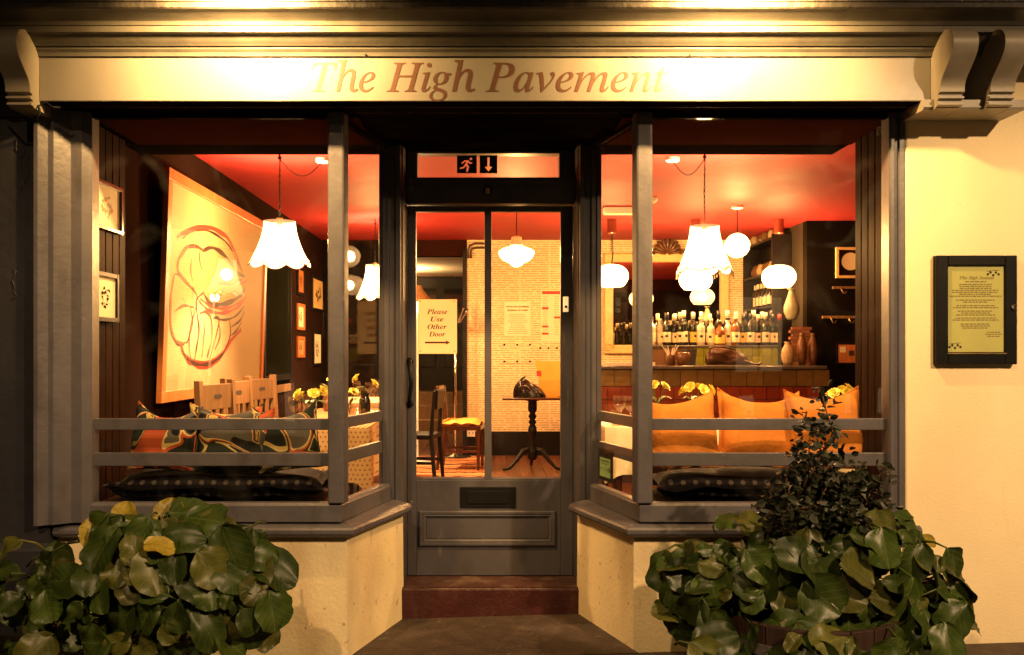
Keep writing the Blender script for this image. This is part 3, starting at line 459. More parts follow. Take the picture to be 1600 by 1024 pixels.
GLYPHS = json.loads('''{"iH":[521,[[[-34,0],[-30,13],[-28,13],[-9,15],[6,18],[18,25],[27,36],[35,51],[42,73],[126,385],[130,405],[132,419],[129,433],[120,443],[104,449],[81,451],[85,465],[270,465],[267,451],[264,451],[238,448],[219,439],[205,421],[194,390],[166,285],[164,278],[163,271],[165,265],[169,262],[175,260],[185,259],[357,259],[367,260],[373,262],[378,266],[381,274],[410,385],[415,404],[416,419],[413,433],[404,443],[389,449],[365,451],[369,465],[555,465],[551,451],[545,451],[520,448],[502,439],[489,421],[479,392],[396,80],[391,60],[389,52],[389,45],[392,31],[401,21],[417,16],[440,13],[437,0],[251,0],[255,13],[257,13],[277,15],[291,18],[303,25],[312,36],[320,51],[326,73],[364,212],[365,217],[365,220],[365,222],[364,228],[360,232],[353,233],[343,234],[172,234],[162,233],[156,231],[152,227],[148,220],[111,80],[106,60],[105,52],[104,45],[107,31],[116,21],[132,16],[155,13],[152,0]]]],"iP":[403,[[[-34,0],[-30,13],[-27,13],[0,16],[18,25],[31,42],[42,73],[126,385],[130,404],[132,419],[129,434],[120,443],[104,449],[81,451],[85,465],[267,465],[329,458],[373,439],[400,406],[408,361],[407,341],[403,323],[395,305],[385,289],[372,274],[357,261],[340,250],[320,240],[298,232],[274,227],[249,223],[221,222],[159,222],[151,220],[147,214],[107,64],[106,55],[105,50],[105,46],[108,30],[119,20],[138,15],[165,13],[161,0]],[[193,242],[225,244],[253,251],[277,261],[297,275],[313,292],[324,313],[330,337],[332,364],[331,383],[327,400],[320,414],[311,425],[299,434],[283,440],[265,443],[244,445],[227,443],[215,438],[207,426],[199,405],[161,263],[160,258],[159,253],[161,247],[165,244],[174,243]]]],"iT":[420,[[[50,0],[52,13],[58,13],[80,15],[97,19],[110,28],[121,41],[130,62],[139,89],[228,417],[230,423],[230,429],[226,438],[212,441],[194,441],[174,440],[156,438],[140,436],[126,432],[102,420],[84,404],[70,381],[59,352],[44,353],[74,465],[461,465],[439,350],[426,350],[427,355],[427,361],[427,371],[423,404],[410,425],[400,432],[386,437],[368,440],[346,441],[318,441],[311,440],[305,437],[301,431],[298,423],[208,93],[200,63],[198,43],[202,28],[212,19],[230,15],[257,13],[265,13],[261,0]]]],"ia":[342,[[[50,-8],[26,-3],[8,10],[-3,33],[-7,64],[-5,92],[0,119],[7,147],[18,175],[32,203],[49,228],[68,252],[90,274],[113,293],[136,306],[160,314],[183,316],[202,314],[217,307],[227,296],[232,280],[241,309],[292,309],[231,90],[224,62],[222,44],[224,37],[233,35],[241,38],[252,46],[266,60],[282,80],[291,72],[265,37],[240,12],[217,-3],[195,-8],[175,0],[168,23],[169,36],[174,57],[181,84],[191,118],[172,88],[154,62],[136,41],[119,23],[102,10],[85,0],[68,-6]],[[82,33],[98,37],[116,48],[134,65],[152,87],[161,100],[169,113],[177,127],[185,141],[193,156],[199,171],[205,186],[210,201],[217,230],[219,257],[210,288],[185,299],[169,297],[154,291],[138,280],[124,266],[109,247],[96,226],[85,202],[74,175],[65,148],[58,122],[54,97],[53,73],[60,43]]]],"ie":[287,[[[89,-7],[68,-5],[50,0],[34,9],[21,21],[10,36],[2,54],[-2,75],[-4,99],[-3,115],[-1,131],[3,148],[9,165],[16,182],[25,199],[35,215],[46,231],[58,246],[72,259],[86,272],[101,283],[124,298],[148,308],[172,314],[195,316],[222,313],[242,303],[254,287],[258,266],[255,245],[245,226],[230,207],[208,189],[180,174],[147,161],[107,150],[61,142],[59,130],[57,118],[57,107],[56,98],[60,66],[72,44],[92,30],[119,26],[143,29],[168,39],[194,57],[221,81],[231,71],[215,52],[198,36],[182,23],[165,12],[147,4],[128,-2],[109,-6]],[[64,158],[96,164],[124,173],[148,184],[168,199],[184,215],[195,233],[202,251],[204,271],[198,291],[180,298],[159,294],[137,280],[126,270],[115,258],[105,245],[95,230],[86,214],[78,196],[70,177]]]],"ig":[286,[[[63,-153],[38,-152],[16,-148],[-4,-141],[-21,-131],[-34,-119],[-44,-106],[-50,-91],[-52,-75],[-46,-47],[-30,-22],[-3,2],[36,24],[13,39],[6,57],[10,70],[21,84],[58,121],[37,135],[22,152],[13,172],[10,195],[11,211],[15,226],[21,241],[29,256],[39,269],[51,281],[65,292],[80,301],[96,309],[114,314],[132,317],[152,318],[177,315],[206,307],[232,298],[246,296],[289,296],[289,266],[243,266],[247,252],[248,236],[247,219],[243,203],[237,188],[229,174],[219,160],[207,149],[194,138],[179,130],[163,123],[146,118],[129,115],[110,113],[96,114],[82,116],[66,101],[60,87],[64,78],[73,70],[90,62],[112,54],[137,46],[159,38],[178,29],[194,19],[207,8],[216,-6],[221,-22],[223,-40],[222,-56],[218,-71],[212,-86],[203,-99],[192,-111],[179,-122],[164,-131],[147,-139],[129,-145],[108,-150],[87,-152]],[[111,129],[132,133],[151,146],[167,165],[180,190],[184,204],[188,219],[190,234],[191,249],[188,272],[179,288],[165,299],[147,302],[127,298],[108,285],[92,265],[78,241],[69,212],[66,182],[69,159],[78,142],[92,132]],[[75,-132],[119,-128],[151,-114],[170,-92],[176,-60],[173,-45],[163,-31],[149,-20],[132,-10],[113,-2],[94,5],[70,13],[52,18],[25,0],[6,-20],[-6,-41],[-9,-64],[-4,-94],[12,-115],[38,-128]]]],"ih":[402,[[[304,-7],[279,-2],[260,11],[247,33],[243,60],[244,78],[246,99],[250,123],[256,151],[271,221],[276,240],[279,257],[281,271],[281,283],[274,313],[251,323],[231,320],[212,310],[193,294],[173,272],[155,246],[141,221],[130,196],[124,172],[87,0],[25,0],[112,415],[117,439],[118,451],[106,474],[71,482],[66,482],[72,510],[195,510],[169,387],[163,359],[156,331],[150,303],[142,275],[150,275],[178,315],[209,343],[241,360],[274,366],[305,361],[328,347],[341,324],[346,291],[345,279],[343,262],[339,242],[334,218],[316,138],[312,119],[310,101],[308,84],[308,68],[313,44],[331,36],[352,39],[374,51],[386,32],[365,15],[344,3],[324,-4]]]],"ii":[177,[[[122,394],[110,396],[98,404],[91,415],[88,428],[91,441],[98,452],[110,460],[122,463],[135,460],[147,452],[155,441],[157,428],[155,414],[147,403],[136,396]],[[33,-8],[8,1],[0,29],[1,40],[3,53],[11,86],[55,241],[58,254],[59,260],[60,264],[57,275],[50,282],[37,286],[17,287],[20,299],[65,305],[82,308],[96,310],[115,315],[124,316],[129,314],[131,308],[131,305],[130,303],[129,299],[128,296],[63,79],[59,62],[58,52],[61,37],[72,32],[83,35],[96,45],[112,61],[130,84],[140,74],[112,38],[84,12],[58,-3]]]],"im":[550,[[[410,-7],[384,2],[376,31],[378,53],[384,78],[424,218],[429,240],[430,255],[426,270],[411,275],[393,270],[371,258],[360,248],[348,237],[337,224],[325,210],[313,193],[302,176],[290,157],[279,137],[272,121],[264,105],[257,89],[251,72],[244,55],[239,37],[233,19],[228,0],[175,0],[235,203],[243,234],[245,257],[241,270],[227,275],[214,272],[196,263],[177,249],[155,230],[145,218],[134,206],[123,193],[113,179],[99,155],[86,129],[80,115],[74,100],[69,85],[63,70],[40,0],[-13,0],[50,212],[54,229],[58,243],[60,255],[61,263],[59,275],[51,281],[37,285],[17,287],[19,300],[43,301],[63,304],[80,306],[94,310],[105,313],[113,315],[120,316],[123,316],[128,314],[130,308],[130,305],[129,303],[129,299],[128,296],[91,177],[139,238],[184,281],[226,307],[263,316],[293,306],[304,277],[302,262],[299,241],[293,215],[285,184],[329,242],[371,283],[411,307],[449,316],[479,306],[489,275],[488,265],[486,253],[483,239],[479,222],[436,65],[434,57],[433,53],[433,50],[436,39],[445,35],[457,38],[469,48],[475,55],[483,64],[491,75],[499,87],[508,76],[484,39],[459,13],[434,-2]]]],"in":[364,[[[222,-9],[208,-6],[198,1],[191,12],[189,28],[190,42],[196,65],[204,98],[216,140],[227,183],[236,216],[241,240],[242,254],[238,269],[225,275],[211,272],[195,263],[178,250],[159,232],[141,212],[123,189],[107,166],[93,142],[80,115],[67,82],[55,44],[42,0],[-12,0],[53,221],[60,245],[62,263],[60,273],[53,280],[41,284],[23,285],[17,285],[19,297],[45,300],[67,303],[85,306],[100,310],[120,315],[130,316],[132,316],[133,314],[134,311],[133,308],[93,177],[118,210],[142,238],[165,262],[188,281],[209,296],[229,306],[247,313],[263,315],[292,306],[302,278],[302,265],[300,252],[297,237],[293,222],[254,88],[247,64],[246,55],[245,49],[249,37],[259,34],[270,37],[282,48],[296,66],[312,91],[322,83],[298,43],[273,14],[248,-3]]]],"it":[186,[[[33,-8],[9,1],[1,26],[1,35],[2,44],[4,53],[7,62],[66,283],[19,283],[22,297],[53,307],[82,326],[109,355],[136,392],[151,392],[126,304],[183,304],[177,283],[120,283],[66,78],[61,59],[60,45],[63,34],[72,31],[81,34],[93,43],[107,58],[124,79],[134,68],[108,35],[82,11],[57,-3]]]],"iv":[297,[[[61,-8],[50,171],[49,188],[48,204],[46,218],[45,231],[41,251],[36,265],[21,281],[-1,286],[-6,286],[-3,299],[13,302],[28,305],[41,307],[52,310],[61,313],[69,315],[75,315],[79,316],[87,308],[93,284],[98,244],[102,188],[109,58],[124,73],[138,88],[151,103],[164,117],[175,131],[186,144],[196,157],[205,170],[220,193],[232,213],[238,228],[240,239],[238,246],[231,254],[223,262],[216,270],[211,279],[209,288],[211,300],[218,309],[228,315],[240,317],[253,314],[264,306],[270,292],[273,275],[266,239],[244,196],[209,145],[159,85],[75,-8]]]],"bD":[484,[[[-34,0],[-34,15],[-15,17],[0,20],[12,28],[22,41],[31,59],[39,85],[115,369],[119,387],[120,401],[118,416],[109,426],[95,431],[73,435],[73,451],[253,451],[345,439],[411,404],[451,345],[464,263],[463,236],[459,210],[452,184],[442,159],[430,135],[415,112],[398,91],[378,71],[364,59],[349,48],[335,38],[320,30],[304,23],[287,16],[269,11],[250,7],[229,4],[207,2],[182,0],[155,0]],[[169,21],[191,22],[212,26],[231,33],[250,43],[267,56],[283,70],[298,86],[312,105],[324,125],[335,146],[344,169],[352,194],[358,219],[362,245],[365,271],[366,298],[360,356],[340,397],[307,422],[262,430],[243,428],[231,422],[223,410],[217,394],[133,78],[132,71],[130,62],[129,54],[128,49],[131,36],[137,27],[150,22]]]],"bO":[478,[[[179,-11],[144,-9],[113,0],[86,13],[62,33],[43,57],[30,85],[22,117],[19,154],[20,178],[24,203],[30,228],[38,253],[48,277],[61,301],[75,324],[90,346],[107,367],[126,386],[145,403],[165,419],[197,438],[230,452],[264,460],[299,463],[334,460],[366,452],[394,438],[417,419],[436,395],[450,368],[458,336],[461,300],[460,275],[456,250],[451,225],[443,200],[433,175],[421,151],[407,128],[392,105],[374,84],[356,65],[336,48],[315,32],[282,13],[249,-1],[214,-9]],[[184,13],[206,16],[227,25],[248,40],[267,60],[285,87],[303,118],[319,155],[334,197],[346,240],[355,279],[361,316],[363,350],[362,370],[358,388],[352,404],[345,416],[323,434],[294,439],[268,435],[244,420],[232,410],[220,398],[209,385],[198,370],[186,351],[175,331],[165,310],[155,287],[146,263],[138,239],[132,215],[126,191],[121,168],[118,145],[116,123],[116,103],[117,82],[120,64],[126,48],[133,36],[155,18]]]],"bP":[409,[[[-34,0],[-34,15],[-15,17],[0,20],[12,28],[22,41],[31,59],[39,85],[115,369],[117,378],[119,387],[120,395],[120,404],[117,417],[109,426],[95,431],[73,435],[73,451],[259,451],[325,444],[372,424],[400,392],[410,346],[408,328],[404,310],[396,294],[386,278],[373,263],[359,251],[342,240],[323,231],[300,224],[271,219],[236,216],[195,215],[171,215],[136,82],[131,61],[130,47],[132,33],[141,24],[155,18],[177,15],[177,0]],[[199,238],[225,240],[248,246],[267,256],[283,271],[296,289],[304,310],[310,335],[312,363],[308,391],[297,412],[278,424],[252,428],[238,426],[230,421],[224,410],[218,392],[178,239],[183,238],[189,238],[194,238]]]],"bU":[477,[[[193,-11],[159,-9],[129,-3],[104,7],[82,21],[65,39],[53,60],[45,83],[43,108],[44,122],[46,138],[50,157],[56,179],[110,377],[112,385],[113,392],[115,398],[115,403],[112,419],[104,428],[89,433],[66,436],[66,451],[273,451],[273,435],[255,434],[240,430],[229,424],[220,413],[213,397],[206,376],[145,152],[139,123],[136,98],[142,70],[158,47],[170,39],[183,32],[198,29],[215,28],[231,28],[246,31],[261,36],[274,42],[286,51],[298,62],[309,77],[320,93],[330,113],[340,137],[350,164],[359,194],[396,320],[402,344],[407,364],[409,381],[410,394],[407,410],[397,422],[380,430],[357,435],[357,451],[495,451],[495,434],[476,428],[461,416],[454,406],[448,392],[441,373],[433,349],[377,160],[368,129],[357,102],[346,78],[334,58],[321,40],[307,26],[291,14],[275,4],[257,-3],[238,-7],[216,-10]]]],"ba":[336,[[[53,-9],[24,-3],[1,14],[-8,26],[-14,40],[-18,56],[-19,73],[-18,91],[-15,109],[-11,128],[-5,147],[2,166],[11,184],[21,202],[32,220],[44,236],[57,251],[70,264],[84,276],[105,291],[126,301],[146,308],[165,310],[184,307],[198,299],[208,285],[214,265],[225,303],[297,303],[241,108],[236,89],[232,74],[229,63],[228,56],[231,44],[238,40],[248,43],[259,52],[271,67],[285,87],[300,78],[274,40],[248,13],[223,-3],[197,-9],[166,2],[155,34],[156,42],[157,52],[159,63],[162,75],[149,55],[137,38],[124,24],[111,12],[98,3],[84,-4],[69,-7]],[[93,41],[108,45],[124,56],[139,73],[152,95],[165,120],[176,147],[186,175],[192,202],[197,227],[198,248],[192,272],[172,281],[157,276],[141,264],[125,244],[109,219],[102,205],[95,190],[89,175],[83,159],[75,136],[70,115],[66,97],[65,81],[72,51]]]],"be":[270,[[[87,-9],[66,-8],[47,-2],[31,6],[16,19],[4,34],[-4,53],[-9,74],[-11,98],[-10,116],[-7,135],[-1,153],[6,172],[15,190],[25,207],[36,224],[49,240],[63,255],[78,268],[93,280],[109,290],[126,299],[143,305],[159,308],[176,310],[207,305],[230,293],[244,273],[249,248],[246,228],[238,209],[225,191],[207,174],[183,158],[153,144],[119,133],[79,124],[76,106],[75,88],[78,66],[87,50],[102,39],[122,36],[141,39],[159,51],[177,69],[195,95],[214,83],[188,43],[158,14],[125,-4]],[[84,146],[99,151],[114,156],[128,163],[140,171],[163,190],[179,212],[190,236],[193,260],[192,272],[187,280],[180,286],[171,287],[149,278],[126,252],[114,232],[103,207],[93,179]]]],"bh":[357,[[[210,-9],[190,-6],[176,3],[168,19],[165,41],[167,59],[173,84],[177,99],[182,115],[188,133],[194,153],[217,222],[221,237],[223,246],[220,257],[210,261],[192,256],[172,242],[152,218],[131,185],[110,144],[92,100],[76,52],[63,0],[-19,0],[82,374],[86,388],[88,399],[90,407],[90,411],[88,422],[83,428],[73,431],[58,433],[48,433],[48,451],[62,452],[77,453],[93,455],[110,457],[128,460],[146,463],[166,466],[187,470],[115,197],[133,224],[151,247],[168,266],[184,282],[201,294],[217,303],[235,308],[253,310],[275,306],[290,297],[300,281],[303,259],[302,243],[298,223],[291,199],[282,170],[250,75],[247,65],[246,61],[246,57],[248,47],[257,43],[265,46],[276,57],[290,74],[306,98],[320,89],[293,46],[265,15],[237,-3]]]],"bl":[173,[[[40,-9],[19,-6],[3,3],[-7,19],[-10,40],[-9,50],[-8,61],[-5,73],[-2,85],[77,371],[84,399],[87,414],[80,428],[58,433],[52,433],[52,450],[88,455],[122,460],[153,465],[183,470],[79,86],[75,69],[73,60],[73,54],[75,44],[83,41],[93,44],[104,53],[116,68],[131,89],[144,79],[131,58],[118,39],[105,24],[93,12],[68,-4]]]],"bo":[316,[[[96,-9],[74,-8],[54,-2],[36,7],[20,20],[7,36],[-3,54],[-8,75],[-10,98],[-9,117],[-6,135],[-1,154],[6,172],[14,191],[24,208],[35,225],[48,241],[62,256],[76,269],[91,281],[107,291],[124,299],[141,305],[158,308],[175,310],[200,308],[221,302],[240,294],[256,281],[269,265],[278,247],[283,226],[285,203],[284,185],[281,167],[276,148],[270,130],[261,112],[252,94],[241,77],[228,61],[215,46],[200,33],[185,21],[168,10],[151,2],[133,-5],[115,-8]],[[103,13],[119,18],[134,30],[148,50],[162,74],[168,88],[174,102],[179,116],[184,132],[189,147],[193,162],[197,177],[200,191],[204,218],[206,240],[197,276],[172,288],[157,284],[141,272],[127,253],[113,229],[107,216],[101,202],[95,187],[90,172],[86,157],[82,141],[78,126],[75,111],[71,83],[69,58],[78,25]]]],"br":[260,[[[-14,0],[42,211],[47,227],[50,240],[51,249],[52,254],[45,268],[24,273],[18,273],[17,289],[47,293],[80,298],[114,304],[151,310],[114,189],[122,204],[130,218],[137,231],[144,243],[158,264],[171,280],[184,293],[197,302],[210,308],[222,310],[250,298],[259,265],[257,245],[249,230],[236,221],[220,218],[202,223],[186,238],[183,240],[180,241],[169,237],[157,225],[143,204],[127,175],[119,157],[110,139],[103,119],[95,97],[87,75],[80,51],[73,26],[66,0]]]],"bs":[252,[[[91,-9],[78,-9],[63,-6],[46,-1],[28,5],[22,7],[15,7],[3,4],[-7,-7],[-24,-4],[-7,109],[13,105],[19,65],[33,37],[54,20],[81,14],[110,24],[120,52],[118,64],[114,77],[106,91],[95,106],[69,138],[51,163],[39,185],[31,207],[28,228],[30,245],[35,260],[42,274],[53,286],[67,296],[82,303],[98,308],[116,309],[129,308],[145,306],[161,303],[179,298],[183,297],[186,296],[189,295],[192,295],[204,298],[212,307],[230,307],[215,205],[197,207],[188,242],[174,268],[156,283],[134,288],[119,286],[107,278],[99,268],[97,255],[104,231],[124,202],[135,189],[146,176],[156,162],[165,149],[175,132],[183,116],[188,99],[190,82],[187,58],[177,36],[162,17],[142,3],[118,-6]]]],"bt":[184,[[[30,-9],[10,-6],[-4,3],[-13,18],[-15,39],[-15,45],[-14,52],[-13,61],[-11,70],[45,273],[13,273],[13,297],[47,312],[79,334],[108,363],[134,398],[162,398],[134,300],[187,300],[179,273],[126,273],[77,103],[73,89],[70,77],[68,66],[67,56],[70,45],[77,41],[86,44],[98,54],[112,71],[128,95],[144,85],[130,63],[116,44],[102,28],[88,14],[74,4],[60,-3],[45,-8]]]]}''')
def italic(word, bold, x0, x1, z, cap, y, m, parent, fat=0.0, depth=.0015):
    """one flat italic letter object for each character, fitted between x0 and x1 on a plane facing the street"""
    t = 'b' if bold else 'i'; adv = 0; raw = []
    for ch in word:
        a, loops = GLYPHS[t + ch]; raw.append((ch, adv, loops)); adv += a
    xs = [x + o for _, o, ls in raw for l in ls for x, _ in l]
    capu = 451.0 if bold else 465.0; k = (x1 - x0) / (max(xs) - min(xs)); kz = cap / capu; m0 = min(xs)
    for ch, o, loops in raw:
        L2 = []
        for l in loops:
            l = [q for i, q in enumerate(l) if (Vector(q) - Vector(l[i - 1])).length > 2.5]; pts = []; n = len(l)
            for i in range(n):
                p = Vector(l[i]); a = (p - Vector(l[i - 1])); b = (Vector(l[(i + 1) % n]) - p)
                d = (a.normalized() + b.normalized()); d = d.normalized() if d.length > 1e-6 else Vector((0, 0))
                q = p + Vector((-d.y, d.x)) * fat * 1000; pts.append(Vector(((q.x + o - m0) * k + x0, z + q.y * kz, 0)))
            L2.append(pts)
        flat = []; tr = []
        ar = lambda l: sum(l[i - 1].x * l[i].y - l[i].x * l[i - 1].y for i in range(len(l)))
        for lo in [l for l in L2 if ar(l) < 0]:
            bx = (min(q.x for q in lo), max(q.x for q in lo), min(q.y for q in lo), max(q.y for q in lo))
            grp = [lo] + [l for l in L2 if ar(l) > 0 and bx[0] < l[0].x < bx[1] and bx[2] < l[0].y < bx[3]]
            base = len(flat); tr += [tuple(base + q for q in t_) for t_ in tessellate_polygon(grp)]; flat += [q for l in grp for q in l]
        me = bpy.data.meshes.new('letter'); me.from_pydata([(p.x, y, p.y) for p in flat], [], [tuple(t_) for t_ in tr]); me.materials.append(M[m])
        ob = bpy.data.objects.new('letter', me); COL.objects.link(ob); ob.parent = parent
def sans(body, size, loc, m, parent, name='printed_text', rot=(R(90), 0, 0), align='CENTER'):
    cu = bpy.data.curves.new('tmp', 'FONT'); cu.body = body; cu.size = size; cu.align_x = align; cu.offset = size * .035
    t = bpy.data.objects.new('tmp', cu); COL.objects.link(t); bpy.context.view_layer.update()
    me = bpy.data.meshes.new_from_object(t.evaluated_get(bpy.context.evaluated_depsgraph_get())); bpy.data.objects.remove(t)
    me.materials.clear(); me.materials.append(M[m])
    o = bpy.data.objects.new(name, me); COL.objects.link(o); o.parent = parent; o.location = loc; o.rotation_euler = rot
    return o
def wordrows(mb, cx, z, width, h, y, rows, gap, rnd, indent=None):
    """rows of word-long marks standing in for print too small to read"""
    for i in range(rows):
        ww = width * rnd.uniform(.6, 1); x = cx - ww / 2
        while x < cx + ww / 2 - h:
            l = rnd.uniform(1.5, 5) * h
            l = min(l, cx + ww / 2 - x); zz = z - i * gap
            mb.quad((x, y, zz), (x + l, y, zz), (x + l + h * .3, y, zz + h), (x + h * .3, y, zz + h)); x += l + h * .8
# ------------------------------------------------------------ ground
SL = .03                                       # the street climbs a little to the right
def gz(x): return SL * x
g = MB(); n = 24
def sheet(mb, x0, x1, y0, y1, dz):
    mb.quad((x0, y0, gz(x0) + dz), (x1, y0, gz(x1) + dz), (x1, y1, gz(x1) + dz), (x0, y1, gz(x0) + dz))
sheet(g, -150, 150, -150, -2.0, -.16); tag(g.build('road', 'road'), kind='structure')
pv = tag(MB().quad((-40, -2.05, gz(-40) - .35), (40, -2.05, gz(40) - .35), (40, -2.05, gz(40) - .35), (-40, -2.05, gz(-40) - .35)).build('pavement', 'stone'), kind='structure')
g = MB(); sheet(g, -40, 40, -1.9, .9, -.012); o = g.build('paving_bed', 'soil', pv)
pr = random.Random(3)
ys = [-1.9, -1.25, -.62, -.06]
slab_me = {}
for r_ in range(3):
    x = -3.6 + pr.uniform(0, .4)
    while x < 3.6:
        wd = pr.uniform(.55, .9); y0, y1 = ys[r_] + .004, ys[r_ + 1] - .004
        m = MB(); h = pr.uniform(0, .003)
        m.v = [(a, b, gz(a) + c) for c in (-.04, h) for a, b in ((x + .004, y0), (x + wd - .004, y0), (x + wd - .004, y1), (x + .004, y1))]
        m.f = [(0, 3, 2, 1), (4, 5, 6, 7), (0, 1, 5, 4), (1, 2, 6, 5), (2, 3, 7, 6), (3, 0, 4, 7)]
        m.build('paving_slab', 'stone', pv, bevel=.003); x += wd
m = MB(); m.v = [(a, b, gz(a) + c) for c in (-.3, .002) for a, b in ((-40, -2.05), (40, -2.05), (40, -1.905), (-40, -1.905))]
m.f = [(0, 3, 2, 1), (4, 5, 6, 7), (0, 1, 5, 4), (1, 2, 6, 5), (2, 3, 7, 6), (3, 0, 4, 7)]
m.build('kerb', 'kerb', pv, bevel=.01)
# one worn slab fills the recess up to the step
m = MB(); poly = [(-.66, -.055), (.66, -.055), (.46, .61), (-.46, .61)]
m.v = [(a, b, gz(a) + c) for c in (-.05, .003) for a, b in poly]; m.f = [(0, 3, 2, 1), (4, 5, 6, 7), (0, 1, 5, 4), (1, 2, 6, 5), (2, 3, 7, 6), (3, 0, 4, 7)]
m.build('threshold_slab', 'stone', pv)

# ------------------------------------------------------------ shopfront
B = thing('restaurant_building', 'grey shopfront with cream walls, two splayed windows and a long lettered fascia', 'building')
ZS, ZT = .597, 2.437                            # top of sill, soffit
LB = [(-1.95, 0), (-.65, 0), (-.455, .60)]; RB = [(.455, .60), (.65, 0), (1.86, 0)]
GL = [(-1.80, 0), (-.688, 0), (-.535, .60)]; GR = [(.535, .60), (.688, 0), (1.80, 0)]
# walls
w_ = MB(); w_.box(1.862, 7, -.03, .35, -.4, 2.75); w_.build('rendered_wall', 'cream', B, bevel=.012, seg=3)
w_ = MB(); w_.box(-7, -1.96, -.075, .35, .515, 2.75); w_.build('painted_wall', 'darkwall', B)
w_ = MB(); w_.prism([(-.105, -.4), (-.105, .485), (-.078, .515), (.3, .515), (.3, -.4)], 0, -7, -1.955); w_.build('plinth', 'darkwall', B)
w_ = MB(); w_.box(-7, 7, .0, .4, 2.752, 6.5); w_.build('upper_wall', 'cream', B)
# stall risers and sills
for nm, path, gp in (('left', LB, GL), ('right', RB, GR)):
    MB().sweep(path, [(-.25, -.35), (.012, -.35), (.004, .54), (-.25, .54)]).build('stall_riser', 'riser', B)
    sp_ = [(path[0][0], path[0][1])] + path[1:]
    if nm == 'right': sp_ = path[:-1] + [(1.925, 0)]
    MB().sweep(sp_, [(-.12, ZS), (-.03, ZS), (.03, .585), (.048, .578), (.056, .568), (.056, .552), (.048, .540), (.036, .536), (.03, .532), (-.12, .532)]).build('sill', 'grey', B, bevel=.002)
# shop windows: frame, beads, panes and the two rails behind the glass
def bar_between(mb, a, b, off0, off1, z0, z1, ta=0, tb=0):
    a = Vector(a); b = Vector(b); d = (b - a).normalized(); nn = Vector((d.y, -d.x)); a = a + d * ta; b = b - d * tb
    c = [a + nn * off0, b + nn * off0, b + nn * off1, a + nn * off1]; n_ = len(mb.v)
    mb.v += [(p.x, p.y, z) for z in (z0, z1) for p in c]
    mb.f += [tuple(n_ + i for i in q) for q in ((0, 3, 2, 1), (4, 5, 6, 7), (0, 1, 5, 4), (1, 2, 6, 5), (2, 3, 7, 6), (3, 0, 4, 7))]
    return mb
for side, gp in ((-1, GL), (1, GR)):
    W = MB()
    W.sweep(gp, [(-.03, ZS + .001), (.022, ZS + .001), (.022, .672), (.008, .684), (-.03, .684)])
    bot = W.build('window_frame', 'grey', B, bevel=.002)
    bot['label'] = 'grey wooden frame of the left bay window' if side < 0 else 'grey wooden frame of the right bay window'
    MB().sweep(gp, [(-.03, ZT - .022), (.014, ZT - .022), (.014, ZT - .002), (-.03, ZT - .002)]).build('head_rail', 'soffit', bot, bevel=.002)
    s = side
    # corner post, rounded towards the street
    MB().prism([(s * .728, -.030), (s * .722, -.036), (s * .664, -.036), (s * .655, -.030), (s * .643, .022), (s * .665, .045), (s * .728, .028)], 2, .6845, ZT - .001).build('corner_post', 'grey', bot, bevel=.004)
    a, b = (gp[0], gp[1]) if s < 0 else (gp[1], gp[2])
    c, d = (gp[1], gp[2]) if s < 0 else (gp[0], gp[1])
    for z0, z1 in ((1.009, 1.061), (.846, .906)):
        bar_between(MB(), a, b, -.034, -.010, z0, z1, 0 if s < 0 else .04, .04 if s < 0 else 0).build('guard_rail', 'grey', bot, bevel=.003)
        bar_between(MB(), c, d, -.034, -.010, z0, z1, .035, .035).build('guard_rail', 'grey', bot, bevel=.003)
    bar_between(MB(), a, b, -.004, 0, .6845, ZT - .023, 0 if s < 0 else .04, .04 if s < 0 else 0).build('pane', 'pane', bot)
    bar_between(MB(), c, d, -.004, 0, .6845, ZT - .023, .03, .03).build('pane', 'pane', bot)
# moulded jambs
lj = [(-2.0, .06), (-2.0, -.125), (-1.982, -.125), (-1.948, -.098), (-1.925, -.098), (-1.870, -.048), (-1.822, -.048), (-1.790, -.015), (-1.790, .06)]
MB().prism(lj, 2, ZS + .002, ZT + .003).build('window_jamb', 'grey', B, bevel=.002)
rj = [(1.790, .06), (1.790, -.02), (1.796, -.030), (1.812, -.030), (1.816, -.012), (1.832, -.012), (1.836, -.024), (1.861, -.024), (1.861, .06)]
MB().prism(rj, 2, ZS + .002, ZT + .003).build('window_jamb', 'grey', B, bevel=.002)
# fascia, lettering, cornice
fa = MB().box(-1.932, 1.888, -.21, .0, ZT + .0, 2.646).build('fascia', 'fascia', B, bevel=.003)
FY = -.2115; fs = F / (CD - .21)
for word, a, b in (('The', 487, 586), ('High', 604, 742), ('Pavement', 759, 1041)):
    italic(word, False, (a - 766) / fs, (b - 766) / fs, CH + (551 - 143.5) / fs, 45 / fs, FY, 'letter', fa, fat=.0025)
for px_ in (572, 1077): MB().lathe([(.004, 0), (.004, .008), (.001, .01)], ((px_ - 766) / fs, -.218, 2.63), 8, (0, -1, 0)).build('nail_head', 'black', fa)
cp = []
def cz(y, py): return (y, CH + (551 - py) * (y + CD) / F)
prof = [(.0, 2.6465), cz(-.221, 88), cz(-.222, 86), cz(-.226, 82), cz(-.236, 78), cz(-.240, 76), cz(-.240, 72.5), cz(-.250, 72), cz(-.262, 67), cz(-.280, 61), cz(-.290, 55), cz(-.298, 52.5),
        cz(-.316, 50), cz(-.316, 41), cz(-.322, 39.5), cz(-.330, 33), cz(-.350, 26), cz(-.375, 20), cz(-.388, 16), cz(-.40, 14.5), (0, 2.775)]
MB().prism(prof, 0, -3.6, 3.6).build('cornice', 'cornice', B, angle=28)
tp = [(.0, 2.7755), cz(-.402, 14), cz(-.410, 11), cz(-.410, 3), cz(-.418, 2), cz(-.418, -12), (0, 2.87)]
tp = [(y, max(z, 2.7755 - .002 * i) if i == 0 else z) for i, (y, z) in enumerate(tp)]
